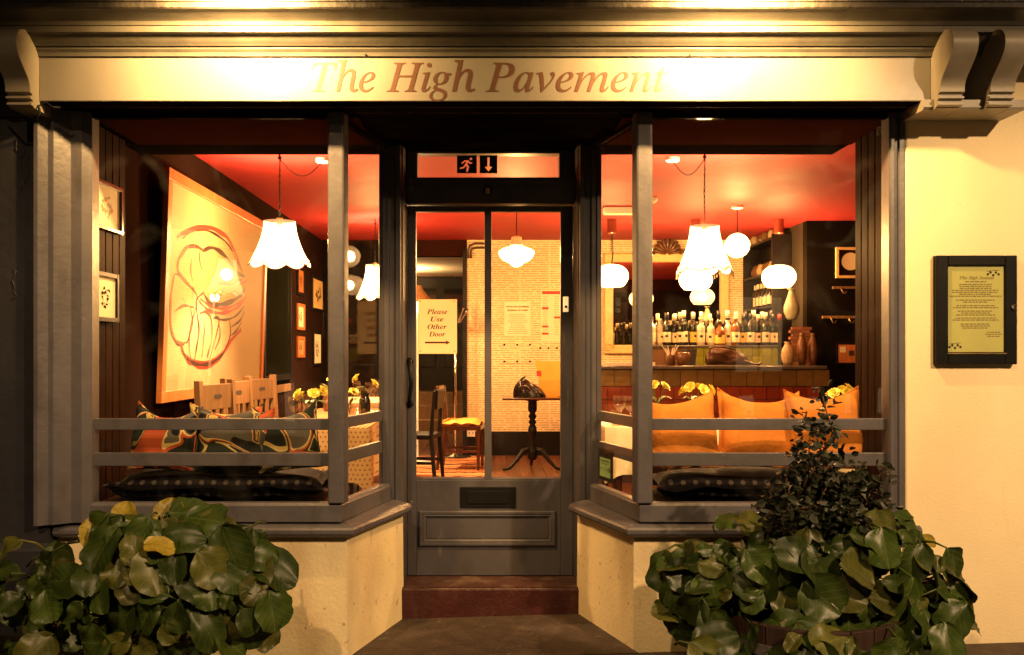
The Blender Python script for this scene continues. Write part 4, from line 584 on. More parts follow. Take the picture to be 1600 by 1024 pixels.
MB().prism(tp, 0, -3.6, 3.6).build('lead_flashing', 'sootlead', B)
# corbels
cor = [(-.0, 2.70), (-.335, 2.70), (-.372, 2.685), (-.396, 2.655), (-.400, 2.625), (-.388, 2.590), (-.362, 2.560), (-.328, 2.530), (-.302, 2.505), (-.290, 2.480), (-.288, 2.455), (-.268, 2.449), (-.268, 2.441),
       (-.284, 2.437), (-.284, 2.429), (-.264, 2.425), (-.264, 2.417), (-.276, 2.413), (-.276, 2.404), (-.25, 2.399), (-.25, 2.396), (0, 2.396)]
def catmull(pts, n=4):
    out = []
    for i in range(len(pts) - 1):
        a, b, c, d = (Vector(pts[max(i - 1, 0)]), Vector(pts[i]), Vector(pts[i + 1]), Vector(pts[min(i + 2, len(pts) - 1)]))
        for k in range(n): t = k / n; out.append(tuple(.5 * (2 * b + (c - a) * t + (2 * a - 5 * b + 4 * c - d) * t * t + (3 * b - a - 3 * c + d) * t ** 3)))
    return out + [tuple(pts[-1])]
cor2 = [cor[0]] + catmull(cor[1:11]) + cor[11:]
for x0, x1, bx0, bx1 in ((1.8885, 1.992, 0, 0), (2.10, 2.203, 0, 0), (-2.036, -1.9325, 0, 0)):
    MB().prism(cor2, 0, x0, x1).build('corbel', 'corbel', B, smooth=True, angle=35)
MB().prism([(-.0, 2.4365), (-.236, 2.4365), (-.236, 2.405), (-.225, 2.394), (0, 2.394)], 0, 1.845, 1.887).build('corbel_block', 'corbel', B)
MB().prism([(-.0, 2.4365), (-.232, 2.4365), (-.232, 2.405), (-.225, 2.395), (0, 2.395)], 0, 1.993, 2.099).build('corbel_block', 'corbel', B)
MB().prism([(-.0, 2.4365), (-.232, 2.4365), (-.232, 2.405), (-.225, 2.395), (0, 2.395)], 0, 2.204, 2.28).build('corbel_block', 'corbel', B)
MB().box(1.9925, 2.0995, -.06, 0, 2.437, 2.70).build('corbel_backing', 'blackwood', B)
MB().box(-2.30, -2.037, -.09, 0, 2.40, 2.70).build('corbel_backing', 'blackwood', B)
# loose cable under the left corbel
pts = [P(*q) for q in ((5, 183, -.13), (20, 190, -.20), (42, 187, -.22), (56, 188, -.24), (62, 176, -.25), (60, 166, -.235), (72, 160, -.222), (82, 168, -.215), (94, 168, -.20))]
tag(MB().tube(pts, .005, 6).build('cable', 'black', smooth=True), 'thin loose cable looped under the left scrolled corbel', 'cable')
# soffit of the recess and overhang, boards running along the street
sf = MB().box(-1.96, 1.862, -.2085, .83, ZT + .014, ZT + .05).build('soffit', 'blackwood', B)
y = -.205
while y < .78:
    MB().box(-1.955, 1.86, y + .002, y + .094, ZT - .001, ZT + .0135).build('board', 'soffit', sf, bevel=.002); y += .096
# step
MB().box(-.485, .485, .575, .86, -.2, .148).build('doorstep', 'step', B, bevel=.012, seg=3)
MB().box(-.483, .483, .585, .855, .1485, .1535).build('step_tread', 'tread', B)

# ------------------------------------------------------------ door case and door
DF = MB()
for s in (-1, 1):
    DF.prism([(s * .575, .60), (s * .552, .592), (s * .548, .604), (s * .524, .604), (s * .520, .618), (s * .496, .618), (s * .490, .606), (s * .466, .606), (s * .462, .62), (s * .452, .63), (s * .4475, .80), (s * .4475, .86), (s * .575, .86)], 2, .154 if abs(s) else 0, ZT - .002)
DF.box(-.4465, .4465, .745, .84, 2.153, 2.252)
DF.box(-.4465, .4465, .738, .80, 2.252, 2.292)
DF.box(-.4465, .4465, .76, .84, 2.424, 2.436)
df = DF.build('door_frame', 'doorgrey', B, bevel=.003)
dy = .80; dsx = F / (CD + dy)
def dX(px): return (px - 766) / dsx
def dZ(py): return CH + (551 - py) / dsx
for a, b in ((-.4465, PX(652, .76)), (PX(874, .76), .4465)): MB().box(a, b, .762, .836, 2.2925, 2.4235).build('fanlight_stile', 'doorgrey', df, bevel=.003)
MB().box(PX(652, .76), PX(874, .76), .79, .794, 2.2925, 2.4235).build('pane', 'pane', df)
MB().lathe([(.026, 0), (.026, .004), (.022, .007), (.0, .007)], (PX(762, .74), .738, PZ(298, .738)), 20, (0, -1, 0)).build('number_disc', 'black', df)
sans('8', .045, (PX(762, .74), .7295, PZ(303, .73)), 'brass', df, 'number')
D = MB()
zb, ztop = .158, 2.150; xl, xr = -.4455, .4285
gx = [dX(650), dX(757), dX(768), dX(876)]; gz0, gz1 = dZ(750), dZ(331)
D.box(xl, gx[0], .80, .842, zb, ztop); D.box(gx[3], .4455, .80, .842, zb, ztop)
D.box(gx[0], gx[3], .8005, .8415, gz1, ztop); D.box(gx[1], gx[2], .8005, .8415, gz0, gz1); D.box(gx[0], gx[3], .8005, .8415, zb, gz0)
door = D.build('door', 'doorgrey', B, bevel=.003)
for a, b in ((gx[0], gx[1]), (gx[2], gx[3])):
    MB().box(a, b, .822, .826, gz0, gz1).build('pane', 'pane', door)
    gb = MB(); gb.prism([(.802, 0), (.802, .006), (.82, .014), (.82, 0)], 0, a, b)
    gb.v = [(p[0], p[1], p[2] + gz0) for p in gb.v]; gb.build('glazing_bead', 'doorgrey', door)
# raised bolection panel
def frame_mould(name, x0, x1, z0, z1, prof, m, parent):
    mb = MB(); k = len(prof); cs = [(x0, z0, 1, 1), (x1, z0, -1, 1), (x1, z1, -1, -1), (x0, z1, 1, -1)]
    for cx_, cz_, sx, sz in cs:
        for i, y_ in prof: mb.v.append((cx_ + sx * i, y_, cz_ + sz * i))
    for c_ in range(4):
        d_ = (c_ + 1) % 4
        for q in range(k - 1): mb.f.append((c_ * k + q, d_ * k + q, d_ * k + q + 1, c_ * k + q + 1))
    return mb.build(name, m, parent)
frame_mould('panel_moulding', dX(655), dX(868), dZ(853), dZ(798), [(0, .801), (0, .788), (.006, .784), (.016, .784), (.020, .790), (.026, .788), (.034, .794), (.040, .801)], 'doorgrey', door)
MB().box(dX(667), dX(856), .796, .8, dZ(841), dZ(811)).build('door_panel', 'doorgrey', door)
lp = MB(); lp.box(dX(719), dX(806), .793, .8, dZ(793), dZ(761)); lp.box(dX(730), dX(796), .789, .793, dZ(787), dZ(767)); lp.build('letter_plate', 'black', door, bevel=.002)
hx = dX(641)
h = MB(); h.tube([(hx, .79, dZ(562)), (hx, .755, dZ(566)), (hx + .004, .735, dZ(578)), (hx + .012, .728, dZ(598)), (hx + .004, .735, dZ(618)), (hx, .755, dZ(629)), (hx, .79, dZ(633))], [.011, .011, .010, .012, .010, .011, .011], 10)
for zc in (564, 631): h.lathe([(.018, 0), (.018, .012), (.01, .016)], (hx, .80, dZ(zc)), 14, (0, -1, 0))
h.build('pull_handle', 'black', door, smooth=True, angle=40)
MB().lathe([(.012, 0), (.012, .005), (.005, .007), (.004, .003)], (dX(642), .80, dZ(786)), 16, (0, -1, 0)).build('keyhole', 'chrome', door)
MB().lathe([(.005, 0), (.004, .003)], (dX(866), .80, dZ(886)), 10, (0, -1, 0)).build('screw', 'chrome', door)
bell = thing('doorbell', 'small white doorbell push on the frame right of the door', 'doorbell', (PX(884, .60), .6045, PZ(476, .60)))
MB().box(-.014, .014, -.016, 0, -.04, .04).build('backplate', 'white', bell, bevel=.004)
MB().lathe([(.007, 0), (.007, .004), (.004, .006)], (0, -.016, -.012), 12, (0, -1, 0)).build('button', 'black', bell)
# exit sign squares in the fanlight
def cut_square(px0, px1, holes, label):
    x0, x1, z0, z1 = PX(px0, .785), PX(px1, .785), PZ(271, .785), PZ(243, .785); cx, cz_ = (x0 + x1) / 2, (z0 + z1) / 2; h_ = (z1 - z0) / 2
    loops = [[Vector((x0, z0, 0)), Vector((x1, z0, 0)), Vector((x1, z1, 0)), Vector((x0, z1, 0))]] + [[Vector((cx + a * h_, cz_ + b * h_, 0)) for a, b in hl] for hl in holes]
    tr = tessellate_polygon(loops); m = MB(); m.v = [(q.x, .7845, q.y) for l in loops for q in l]; m.f = [tuple(t) for t in tr]
    return tag(m.build('exit_sign', 'signgreen'), label, 'sign')
man = [(-.80, -.52), (-.34, -.46), (-.16, -.18), (.02, -.36), (-.10, -.84), (.10, -.86), (.26, -.26), (.04, .0), (.18, .22), (.34, .02), (.62, .12), (.58, .24), (.40, .18), (.22, .44), (-.30, .44), (-.62, .14), (-.50, .04), (-.24, .28), (-.06, .26), (-.22, -.02), (-.42, -.30), (-.78, -.36)]
head = [(.46 + .15 * math.cos(R(a)), .60 + .15 * math.sin(R(a))) for a in range(0, 360, 36)]
cut_square(714, 745, [man, head], 'dark square running figure exit sign in the fanlight')
cut_square(749.5, 777, [[(-.12, .78), (-.12, -.28), (-.42, -.28), (0, -.80), (.42, -.28), (.12, -.28), (.12, .78)]], 'dark square sign with a down arrow in the fanlight')
# notice hung inside the door glass
nY = .83
nt_ = tag(MB().quad((PX(653, nY), nY, PZ(553, nY)), (PX(714, nY), nY, PZ(553, nY)), (PX(714, nY), nY, PZ(468, nY)), (PX(653, nY), nY, PZ(468, nY))).build('door_notice', 'notice'), 'ivory notice reading Please Use Other Door hung in the door glass', 'notice')
for word, a, b, zb_ in (('Please', 667, 699, 491), ('Use', 673, 693, 502.5), ('Other', 668, 698, 514.5), ('Door', 670, 696, 526)):
    italic(word, True, PX(a, nY), PX(b, nY), PZ(zb_, nY), .026, nY - .001, 'letter', nt_, fat=.004)
a0 = MB(); za = PZ(535.5, nY); a0.quad((PX(664, nY), nY - .001, za - .005), (PX(697, nY), nY - .001, za - .005), (PX(697, nY), nY - .001, za + .005), (PX(664, nY), nY - .001, za + .005))
a0.quad((PX(697, nY), nY - .0011, za - .012), (PX(703, nY), nY - .0011, za), (PX(697, nY), nY - .0011, za + .012)); a0.build('arrow', 'letter', nt_)
for a, b in ((657, 471), (710, 471), (657, 549), (710, 549)): MB().lathe([(.004, 0), (.002, .002)], (PX(a, nY), nY, PZ(b, nY)), 8, (0, -1, 0)).build('screw', 'brass', nt_)
# menu case on the right wall
mc = thing('menu_case', 'black framed glazed menu case on the cream wall', 'menu case', (PX(1520, -.03), -.032, PZ(485, -.03)))
wv_ = .5 * (1582 - 1457) / 349; hv_ = .5 * (570 - 401) / 349
MB().box(-wv_, wv_, -.012, 0, -hv_, hv_).build('back', 'black', mc)
cs = MB(); e_ = .052
cs.box(-wv_, -wv_ + e_, -.034, -.0122, -hv_, hv_); cs.box(wv_ - e_, wv_, -.034, -.0122, -hv_, hv_)
cs.box(-wv_ + e_, wv_ - e_, -.0335, -.0122, hv_ - .045, hv_); cs.box(-wv_ + e_, wv_ - e_, -.0335, -.0122, -hv_, -hv_ + .055); cs.build('case_frame', 'black', mc, bevel=.004)
sh = MB().box(-wv_ + e_, wv_ - e_, -.02, -.0123, -hv_ + .055, hv_ - .045).build('menu_sheet', 'menu', mc)
MB().box(-wv_ + e_, wv_ - e_, -.028, -.0265, -hv_ + .055, hv_ - .045).build('pane', 'pane', mc)
MB().box(-wv_ + e_ - .004, wv_ - e_ + .004, -.0365, -.034, -hv_ + .046, -hv_ + .051).build('lower_bead', 'brass', mc)
lk = MB(); lk.lathe([(.011, 0), (.011, .006), (.004, .009)], (wv_ - .018, -.034, .012), 12, (0, -1, 0)); lk.box(wv_ - .024, wv_ - .012, -.0465, -.043, .0, .024); lk.build('lock', 'chrome', mc, bevel=.001)
mt = MB(); rr_ = random.Random(5); yy = -.0206; zt_ = hv_ - .045
italic('The', False, -.072, -.037, zt_ - .060, .013, yy, 'menuink', sh, .012); italic('High', False, -.030, .010, zt_ - .060, .013, yy, 'menuink', sh, .012); italic('Pavement', False, .017, .082, zt_ - .060, .013, yy, 'menuink', sh, .012)
for z_, n_, wd in ((.073, 1, .11), (.085, 7, .24), (.155, 2, .18), (.180, 2, .22), (.204, 3, .20), (.235, 2, .22), (.262, 3, .17)):
    wordrows(mt, 0, zt_ - z_, wd, .0042, yy, n_, .0088, rr_)
wordrows(mt, .08, zt_ - .298, .09, .0038, yy, 3, .009, rr_); mt.build('printed_text', 'menuink', sh)
ol = MB()
for cx_, cz_ in ((.075, zt_ - .030), (-.095, -hv_ + .085)):
    for k in range(5):
        ol.lathe([(.0001, 0), (.006, .0003), (.0001, .0006)], (cx_ - .02 + k * .012, yy + .0005, cz_ - .008 * ((k + 1) % 2) - (.004 if k == 2 else 0)), 10, (0, -1, 0))
    ol.quad((cx_ - .025, yy, cz_ + .004), (cx_ + .03, yy, cz_ + .010), (cx_ + .03, yy, cz_ + .012), (cx_ - .025, yy, cz_ + .006))
ol.build('olive_drawing', 'print', sh)
# hygiene rating sticker inside the right splayed pane
a_, b_ = Vector((.535, .60)), Vector((.688, 0)); dd = (b_ - a_).normalized()
st = thing('rating_sticker', 'green and black hygiene rating sticker low in the right splayed window', 'sticker')
def onsplay(t, off): p = a_ + dd * t; n_ = Vector((dd.y, -dd.x)); return p + n_ * off
def spq(mb, t0, t1, z0, z1, off):
    p, q = onsplay(t0, off), onsplay(t1, off); mb.quad((p.x, p.y, z0), (q.x, q.y, z0), (q.x, q.y, z1), (p.x, p.y, z1)); return mb
s0 = MB(); bar_between(s0, a_, b_, -.0075, -.0055, .715, .875, .06, .37); s0.build('sticker_body', 'stickblack', st)
sg = spq(MB(), .075, .215, .735, .83, -.0048); sg.build('green_panel', 'stickgreen', st)
sr = MB(); spq(sr, .085, .205, .812, .818, -.0044); spq(sr, .085, .18, .80, .803, -.0044); spq(sr, .09, .16, .845, .85, -.0044); sr.build('printed_text', 'stickblack', st)
rz_ = math.atan2(dd.y, dd.x)
for k in range(6):
    p = onsplay(.087 + k * .0225, -.0042); rr2 = .0105 if k == 5 else .008
    if k == 5:
        MB().lathe([(.0125, 0), (.0125, .0003)], (p.x, p.y, .775), 16, (dd.y, -dd.x, 0)).build('score_disc', 'stickblack', st); q = onsplay(.087 + k * .0225, -.0034)
        sans('5', .022, (q.x, q.y, .768), 'stickgreen', st, 'score', (R(90), 0, rz_))
    else: sans(str(k), .018, (p.x, p.y, .768), 'stickblack', st, 'score', (R(90), 0, rz_))
# blistered paint on the left wall
r9 = random.Random(17)
for px_, y0_, y1_ in ((26, 212, 240), (34, 225, 300), (43, 205, 290), (22, 420, 470)):
    pts = [];
    for i in range(12): pts.append(P(px_ + r9.uniform(-3, 3) + 2 * math.sin(i), y0_ + (y1_ - y0_) * i / 11, -.0755))
    MB().tube(pts, [.001] + [r9.uniform(.003, .006) for _ in range(10)] + [.001], 5).build('paint_blister', 'darkwall', B, smooth=True)
# ------------------------------------------------------------ the room behind the glass
FL, CZ = .20, 2.63                              # floor and ceiling heights
def struct(name, mb, m, **k): return tag(mb.build(name, m, **k), kind='structure')
fl = struct('interior_floor', MB().box(-2.0, 3.7, .86, 10.3, FL - .1, FL - .012), 'floorwood')
fr_ = random.Random(8); x = -1.15
while x < .75:
    MB().box(x + .002, x + .118, .865, 8.9, FL - .012, FL).build('floorboard', 'floorwood', fl); x += .12
MB().box(-2.0, -1.152, .1, 8.9, FL - .0115, FL - .001).build('floorboard', 'floorwood', fl); MB().box(x + .002, 3.7, .1, 6.2, FL - .0115, FL - .001).build('floorboard', 'floorwood', fl)
struct('interior_ceiling', MB().box(-2.0, 3.7, .551, 6.4, CZ, CZ + .1), 'ceil')
struct('window_bulkhead', MB().box(-1.96, 3.7, .0, .55, ZT + .052, CZ + .1).box(-1.96, -.58, .0, .55, ZT + .002, ZT + .0515).box(.58, 3.7, .0, .55, ZT + .002, ZT + .0515), 'bulk')
struct('bulkhead_soffit', MB().box(-1.80, -.60, .03, .56, ZT - .012, ZT - .002).box(.60, 1.85, .03, .56, ZT - .012, ZT - .002), 'bulk')
struct('left_wall', MB().box(-2.1, -1.90, .06, 10.3, -.1, CZ), 'brownwall')
struct('right_return_wall', MB().box(1.92, 3.7, .36, .50, -.1, CZ), 'brownwall')
struct('right_wall', MB().box(3.6, 3.7, .5, 4.69, -.1, CZ), 'blackwall')
struct('alcove_wall', MB().box(3.05, 3.7, 4.69, 4.8, -.1, CZ), 'blackwall')
struct('bar_side_wall', MB().box(3.05, 3.15, 4.80, 6.2, -.1, CZ), 'greenwall')
struct('papered_back_wall', MB().box(-.262, 3.2, 6.2, 6.35, .47, CZ), 'news')
struct('back_skirting', MB().box(-.262, 3.2, 6.18, 6.35, -.1, .47), 'blackwood')
struct('dark_back_wall', MB().box(-1.9, -1.16, 6.2, 6.35, -.1, CZ), 'blackwall')
struct('doorway_post', MB().box(-.31, -.263, 6.17, 6.36, -.1, 2.52), 'blackwood')
struct('doorway_beam', MB().box(-1.16, -.263, 6.2, 6.35, 2.45, CZ), 'bulk')
struct('back_room_wall', MB().box(-2.0, .2, 9.76, 9.9, -.1, 2.7), 'brownwall')
struct('back_room_side', MB().box(-.26, -.15, 6.36, 9.76, -.1, 2.7), 'brownwall')
struct('back_room_ceiling', MB().box(-2.0, .2, 6.36, 9.9, 2.54, 2.62), M['cloth'])
stp = struct('back_steps', MB().box(-2, -.27, 9.4, 9.755, -.1, .78), 'oak')
for k, yk in enumerate((8.9, 9.15)): MB().box(-1.9, -.27, yk, 9.4 - .0, -.1, FL + .195 * (k + 1) - .003 * k).build('step', 'oak', stp, bevel=.006) if k == 1 else MB().box(-1.9, -.27, yk, 9.15, -.1, FL + .195).build('step', 'oak', stp, bevel=.006)
# tongue and groove reveal linings
for s, y1, xx in ((-1, .46, -1.845), (1, .47, 1.845)):
    pn = tag(MB().box(min(xx, xx + s * .05), max(xx, xx + s * .05), .065, y1, .4, ZT - .013).build('reveal_lining', 'blackwood'), kind='structure')
    y = .067; k = 0
    while y < y1 - .03:
        MB().box(min(xx - s * .014, xx - s * .0005), max(xx - s * .014, xx - s * .0005), y + .002, y + .078, .55, ZT - .0135).build('plank', 'panel', pn, bevel=.005); y += .080
# kilim in the aisle
rug = tag(MB().box(-1.08, -.02, 1.6, 6.05, FL + .001, FL + .009).build('rug', 'kilim'), 'patterned red and orange kilim rug on the floor inside the door', 'rug')

# ------------------------------------------------------------ lamps
def fringe_lamp(label, px, topy, Y, y0, y1, wb, wt, tall):
    """pendant with a scalloped fabric bell shade hanging on a chain"""
    X = PX(px, Y); t = thing('pendant_lamp', label, 'pendant lamp', (X, Y, CZ), group='scalloped fabric pendant lamps')
    zt_, zb_ = PZ(y0, Y) - CZ, PZ(y1, Y) - CZ; hgt = zt_ - zb_; n = 8; seg = 64
    prof = []
    for k in range(13):
        q = k / 12; r = wt + (wb - wt) * (q ** 1.9 if not tall else q ** 1.7); prof.append((r, zt_ - q * hgt))
    sh = MB(); rows = len(prof)
    for r, z in prof:
        q = (zt_ - z) / hgt
        for i in range(seg):
            a = 2 * math.pi * i / seg; sc = abs(math.sin(a * n / 2)); dz = 0
            if q > .8: dz = -(q - .8) / .2 * hgt * .11 * (sc - .6)
            rr = r * (1 - .035 * q * (1 - sc)); sh.v.append((math.cos(a) * rr, math.sin(a) * rr, z + dz))
    for k in range(rows - 1):
        for i in range(seg):
            j = (i + 1) % seg; sh.f.append((k * seg + i, k * seg + j, (k + 1) * seg + j, (k + 1) * seg + i))
    so = sh.build('lamp_shade', 'shade', t, smooth=True)
    last = [sh.v[(rows - 1) * seg + i] for i in range(seg)] + [sh.v[(rows - 1) * seg]]
    MB().tube([Vector(p) * 1.0 + Vector((0, 0, -.001)) for p in last], .0035, 5).build('trim', 'trim', so)
    if tall:
        fz = MB()
        for i in range(seg * 2):
            a = 2 * math.pi * i / (seg * 2); p = Vector(sh.v[(rows - 1) * seg + (i // 2) % seg]); l = .035
            fz.tube([p, p + Vector((0, 0, -l * .5)), p + Vector((.002 * math.cos(a), .002 * math.sin(a), -l))], .0016, 3)
        fz.build('fringe', 'fringe', so)
        mid = [Vector((math.cos(2 * math.pi * i / 64), math.sin(2 * math.pi * i / 64), 0)) * (prof[10][0] * 1.01) + Vector((0, 0, prof[10][1] - .02 * abs(math.sin(4 * 2 * math.pi * i / 64)))) for i in range(65)]
        MB().tube(mid, .003, 5).build('braid', 'trim', so)
    # chain and flex
    MB().lathe([(.006, 0), (.006, -.03), (.012, -.035), (.012, -.05)], (0, 0, 0), 8).build('ceiling_hook', 'black', t)
    ch = MB(); z = -.05; k = 0
    while z > zt_ + .01:
        ring = [(.005 * math.cos(a) * (1 if k % 2 else 0), .005 * math.cos(a) * (0 if k % 2 else 1), z - .012 + .012 * math.sin(a)) for a in [2 * math.pi * i / 8 for i in range(9)]]
        ch.tube(ring, .0016, 4); z -= .019; k += 1
    ch.tube([(.004, 0, -.05), (-.004, .003, (zt_ - .05) / 2), (.002, 0, zt_ - .02)], .0022, 5); ch.build('chain', 'black', t)
    MB().lathe([(.02, 0), (.02, -.05), (.012, -.055)], (0, 0, zt_ + .02), 10).build('lamp_holder', 'brass', t)
    light('bulb', 'POINT', t, (0, 0, zt_ - hgt * .45), SHADE_W, ROOMC, .05)
    return t
fringe_lamp('cream bell lampshade hanging in front of the big framed drawing', 437, 237, 1.65, 346, 413, .196, .098, False)
fringe_lamp('tall bell lampshade with gold fringe hanging before the bar', 1101, 235, 1.62, 353, 424, .176, .088, True)
fringe_lamp('smaller far bell lampshade hanging beside the door, over back tables', 586, 355, 4.6, 414, 466, .18, .085, False)
for px_, py_, Y_0, lab in ((503, 262, 1.65, 'small round white ceiling rose with trailing flex left of the door'), (1052, 262, 1.62, 'small round white ceiling rose with trailing flex right of the door')):
    X_ = PX(px_, Y_0 + .2); t = thing('ceiling_rose', lab, 'ceiling rose', (X_, Y_0 + .22, CZ))
    MB().lathe([(.045, 0), (.045, -.018), (.036, -.026), (.0, -.027)], (0, 0, -.0005), 24).build('rose_cover', 'white', t, smooth=True, angle=40)
    tx = PX(437 if px_ < 700 else 1101, Y_0) - X_; pts = [(tx * q, -.22 * q, -.02 - .10 * math.sin(math.pi * q) * (1 if q < 1 else 0) - .03 * q) for q in [i / 10 for i in range(11)]]
    MB().tube(pts, .003, 5).build('flex', 'black', t)
def pendant(label, name, px, py, Y, prof, cordtop, coil=False, group=None, holder=None, can=False, power=None):
    X = PX(px, Y); t = thing(name, label, 'pendant lamp', (X, Y, CZ), group=group); z0 = PZ(py, Y) - CZ
    MB().lathe([(r, z + z0) for r, z in prof], (0, 0, 0), 32).build('glass_shade', 'globe', t, smooth=True)
    zt_ = z0 + prof[0][1]
    if can: MB().lathe([(.045, -.001), (.045, -.13), (.03, -.14)], (0, 0, 0), 20).build('ceiling_cup', M['red_tile'], t)
    else: MB().lathe([(.05, -.001), (.05, -.02), (.02, -.03)], (0, 0, 0), 20).build('ceiling_cup', 'white', t)
    if coil:
        pts = [(.012 * math.cos(a), .012 * math.sin(a), -.13 - (.18) * a / (2 * math.pi * 9)) for a in [i * .5 for i in range(int(2 * math.pi * 9 / .5))]]
        MB().tube(pts, .004, 5).tube([pts[-1], (0, 0, zt_)], .008, 6).build('cord', 'trim', t)
    else:
        MB().tube([(0, 0, -.02), (0, 0, zt_)], .004, 6).build('cord', 'black', t)
    if holder: MB().lathe(holder, (0, 0, zt_), 24).build('gallery', 'cloth', t, smooth=True, angle=40)
    light('bulb', 'POINT', t, (0, 0, z0), power or 170, ROOMC, .05)
    return t
oval = [(.035, .112)] + [(.158 * math.cos(a) ** .75 if a < math.pi / 2 else 0, .112 * math.sin(a)) for a in [R(70), R(55), R(40), R(25), R(10), R(0), R(-15), R(-30), R(-42)]] + [(.11, -.095), (.10, -.098), (.0, -.09)]
pendant('squat oval glass pendant over the left end of the bar', 'oval_pendant', 956, 432, 4.6, oval, 0, True, 'oval glass pendants over the bar', can=True, power=220)
pendant('squat oval glass pendant over the middle of the bar, behind the fringed shade', 'oval_pendant', 1087, 437, 4.6, oval, 0, True, 'oval glass pendants over the bar', can=True, power=220)
pendant('squat oval glass pendant over the right end of the bar by the bottle shelves', 'oval_pendant', 1217, 433, 4.6, oval, 0, False, 'oval glass pendants over the bar', can=True, power=220)
gl_ = [(.02, .105)] + [(.105 * math.cos(R(a)), .105 * math.sin(R(a))) for a in range(75, -90, -15)] + [(.0, -.105)]
pendant('round glass globe pendant between the fringed shade and the bottle shelves', 'globe_pendant', 1152, 384, 3.8, gl_, 0)
sch = [(.045, .075), (.055, .065), (.10, .058), (.145, .035), (.148, .025), (.135, -.015), (.105, -.045), (.06, -.062), (.045, -.08), (.02, -.095), (0, -.098)]
pendant('opal schoolhouse glass pendant on a chain seen through the door', 'schoolhouse_pendant', 807, 399, 3.5, sch, 0, holder=[(.050, -.005), (.058, .005), (.045, .03), (.042, .075), (.02, .085)], power=290)
# fluorescent fitting on the ceiling
tf = thing('ceiling_fitting', 'flat rectangular light fitting on the red ceiling left of the fringed shade', 'light fitting', (PX(968, 3.9), 3.9, CZ))
MB().box(-.14, .14, -.06, .06, -.05, -.001).build('housing', 'white', tf, bevel=.006); MB().box(-.13, .13, -.05, .05, -.058, -.0505).build('diffuser', 'paper', tf, bevel=.004)
dt = thing('smoke_detector', 'small white detector dome on the red ceiling beside the window post', 'detector', (PX(1018, 3.4), 3.4, CZ))
MB().lathe([(.05, -.001), (.05, -.02), (.03, -.04), (0, -.042)], (0, 0, 0), 20).build('detector_dome', 'white', dt, smooth=True, angle=40)

# ------------------------------------------------------------ big framed drawing on the left wall
pic = thing('framed_drawing', 'huge drawing in red and black strokes in a pine frame on the left wall', 'picture', (0, 0, 0))
def onpic(px, py, off=0):                        # point on the leaning picture plane (top edge stands out from the wall)
    k = .035; a = -1.845 + off                  # X = a + k*(z-1.06)
    dx, dz = (px - 766) / F, -(py - 551) / F
    t = (a + k * (CH - 1.06)) / (dx - k * dz); return Vector((dx * t, t - CD, CH + dz * t))
cn = [onpic(248, 251), onpic(408, 343), onpic(394, 611), onpic(233, 634)]   # near top, far top, far bottom, near bottom
Y0, Y1 = .97, 3.25; Z0, Z1 = 1.075, 2.395
def pp(y, z, off=0): return Vector((-1.845 + .035 * (z - 1.06) + off, y, z))
def pbox(mb, y0, y1, z0, z1, o0, o1):
    n = len(mb.v); mb.v += [tuple(pp(y, z, o)) for o in (o0, o1) for y, z in ((y0, z0), (y1, z0), (y1, z1), (y0, z1))]
    mb.f += [tuple(n + i for i in q) for q in ((0, 3, 2, 1), (4, 5, 6, 7), (0, 1, 5, 4), (1, 2, 6, 5), (2, 3, 7, 6), (3, 0, 4, 7))]; return mb
fw = .065
for a in ((Y0, Y1, Z0, Z0 + fw), (Y0, Y1, Z1 - fw, Z1), (Y0, Y0 + fw, Z0 + fw, Z1 - fw), (Y1 - fw, Y1, Z0 + fw, Z1 - fw)): pbox(MB(), *a, -.02, .012).build('frame_rail', 'pine', pic, bevel=.003)
cv = pbox(MB(), Y0 + fw, Y1 - fw, Z0 + fw, Z1 - fw, -.018, -.004).build('canvas', 'canvas', pic)
n_ = MB(); n_.quad(pp(Y0 + fw, Z0 + fw, .002), pp(Y1 - fw, Z0 + fw, .002), pp(Y1 - fw, Z1 - fw, .002), pp(Y0 + fw, Z1 - fw, .002)); n_.build('glazing', 'picglass', pic)
def smooth_line(pts, n=6):
    out = []
    for i in range(len(pts) - 1):
        p0 = Vector(pts[max(i - 1, 0)]); p1 = Vector(pts[i]); p2 = Vector(pts[i + 1]); p3 = Vector(pts[min(i + 2, len(pts) - 1)])
        for k in range(n):
            t = k / n; out.append(.5 * ((2 * p1) + (-p0 + p2) * t + (2 * p0 - 5 * p1 + 4 * p2 - p3) * t * t + (-p0 + 3 * p1 - 3 * p2 + p3) * t ** 3))
    out.append(Vector(pts[-1])); return out
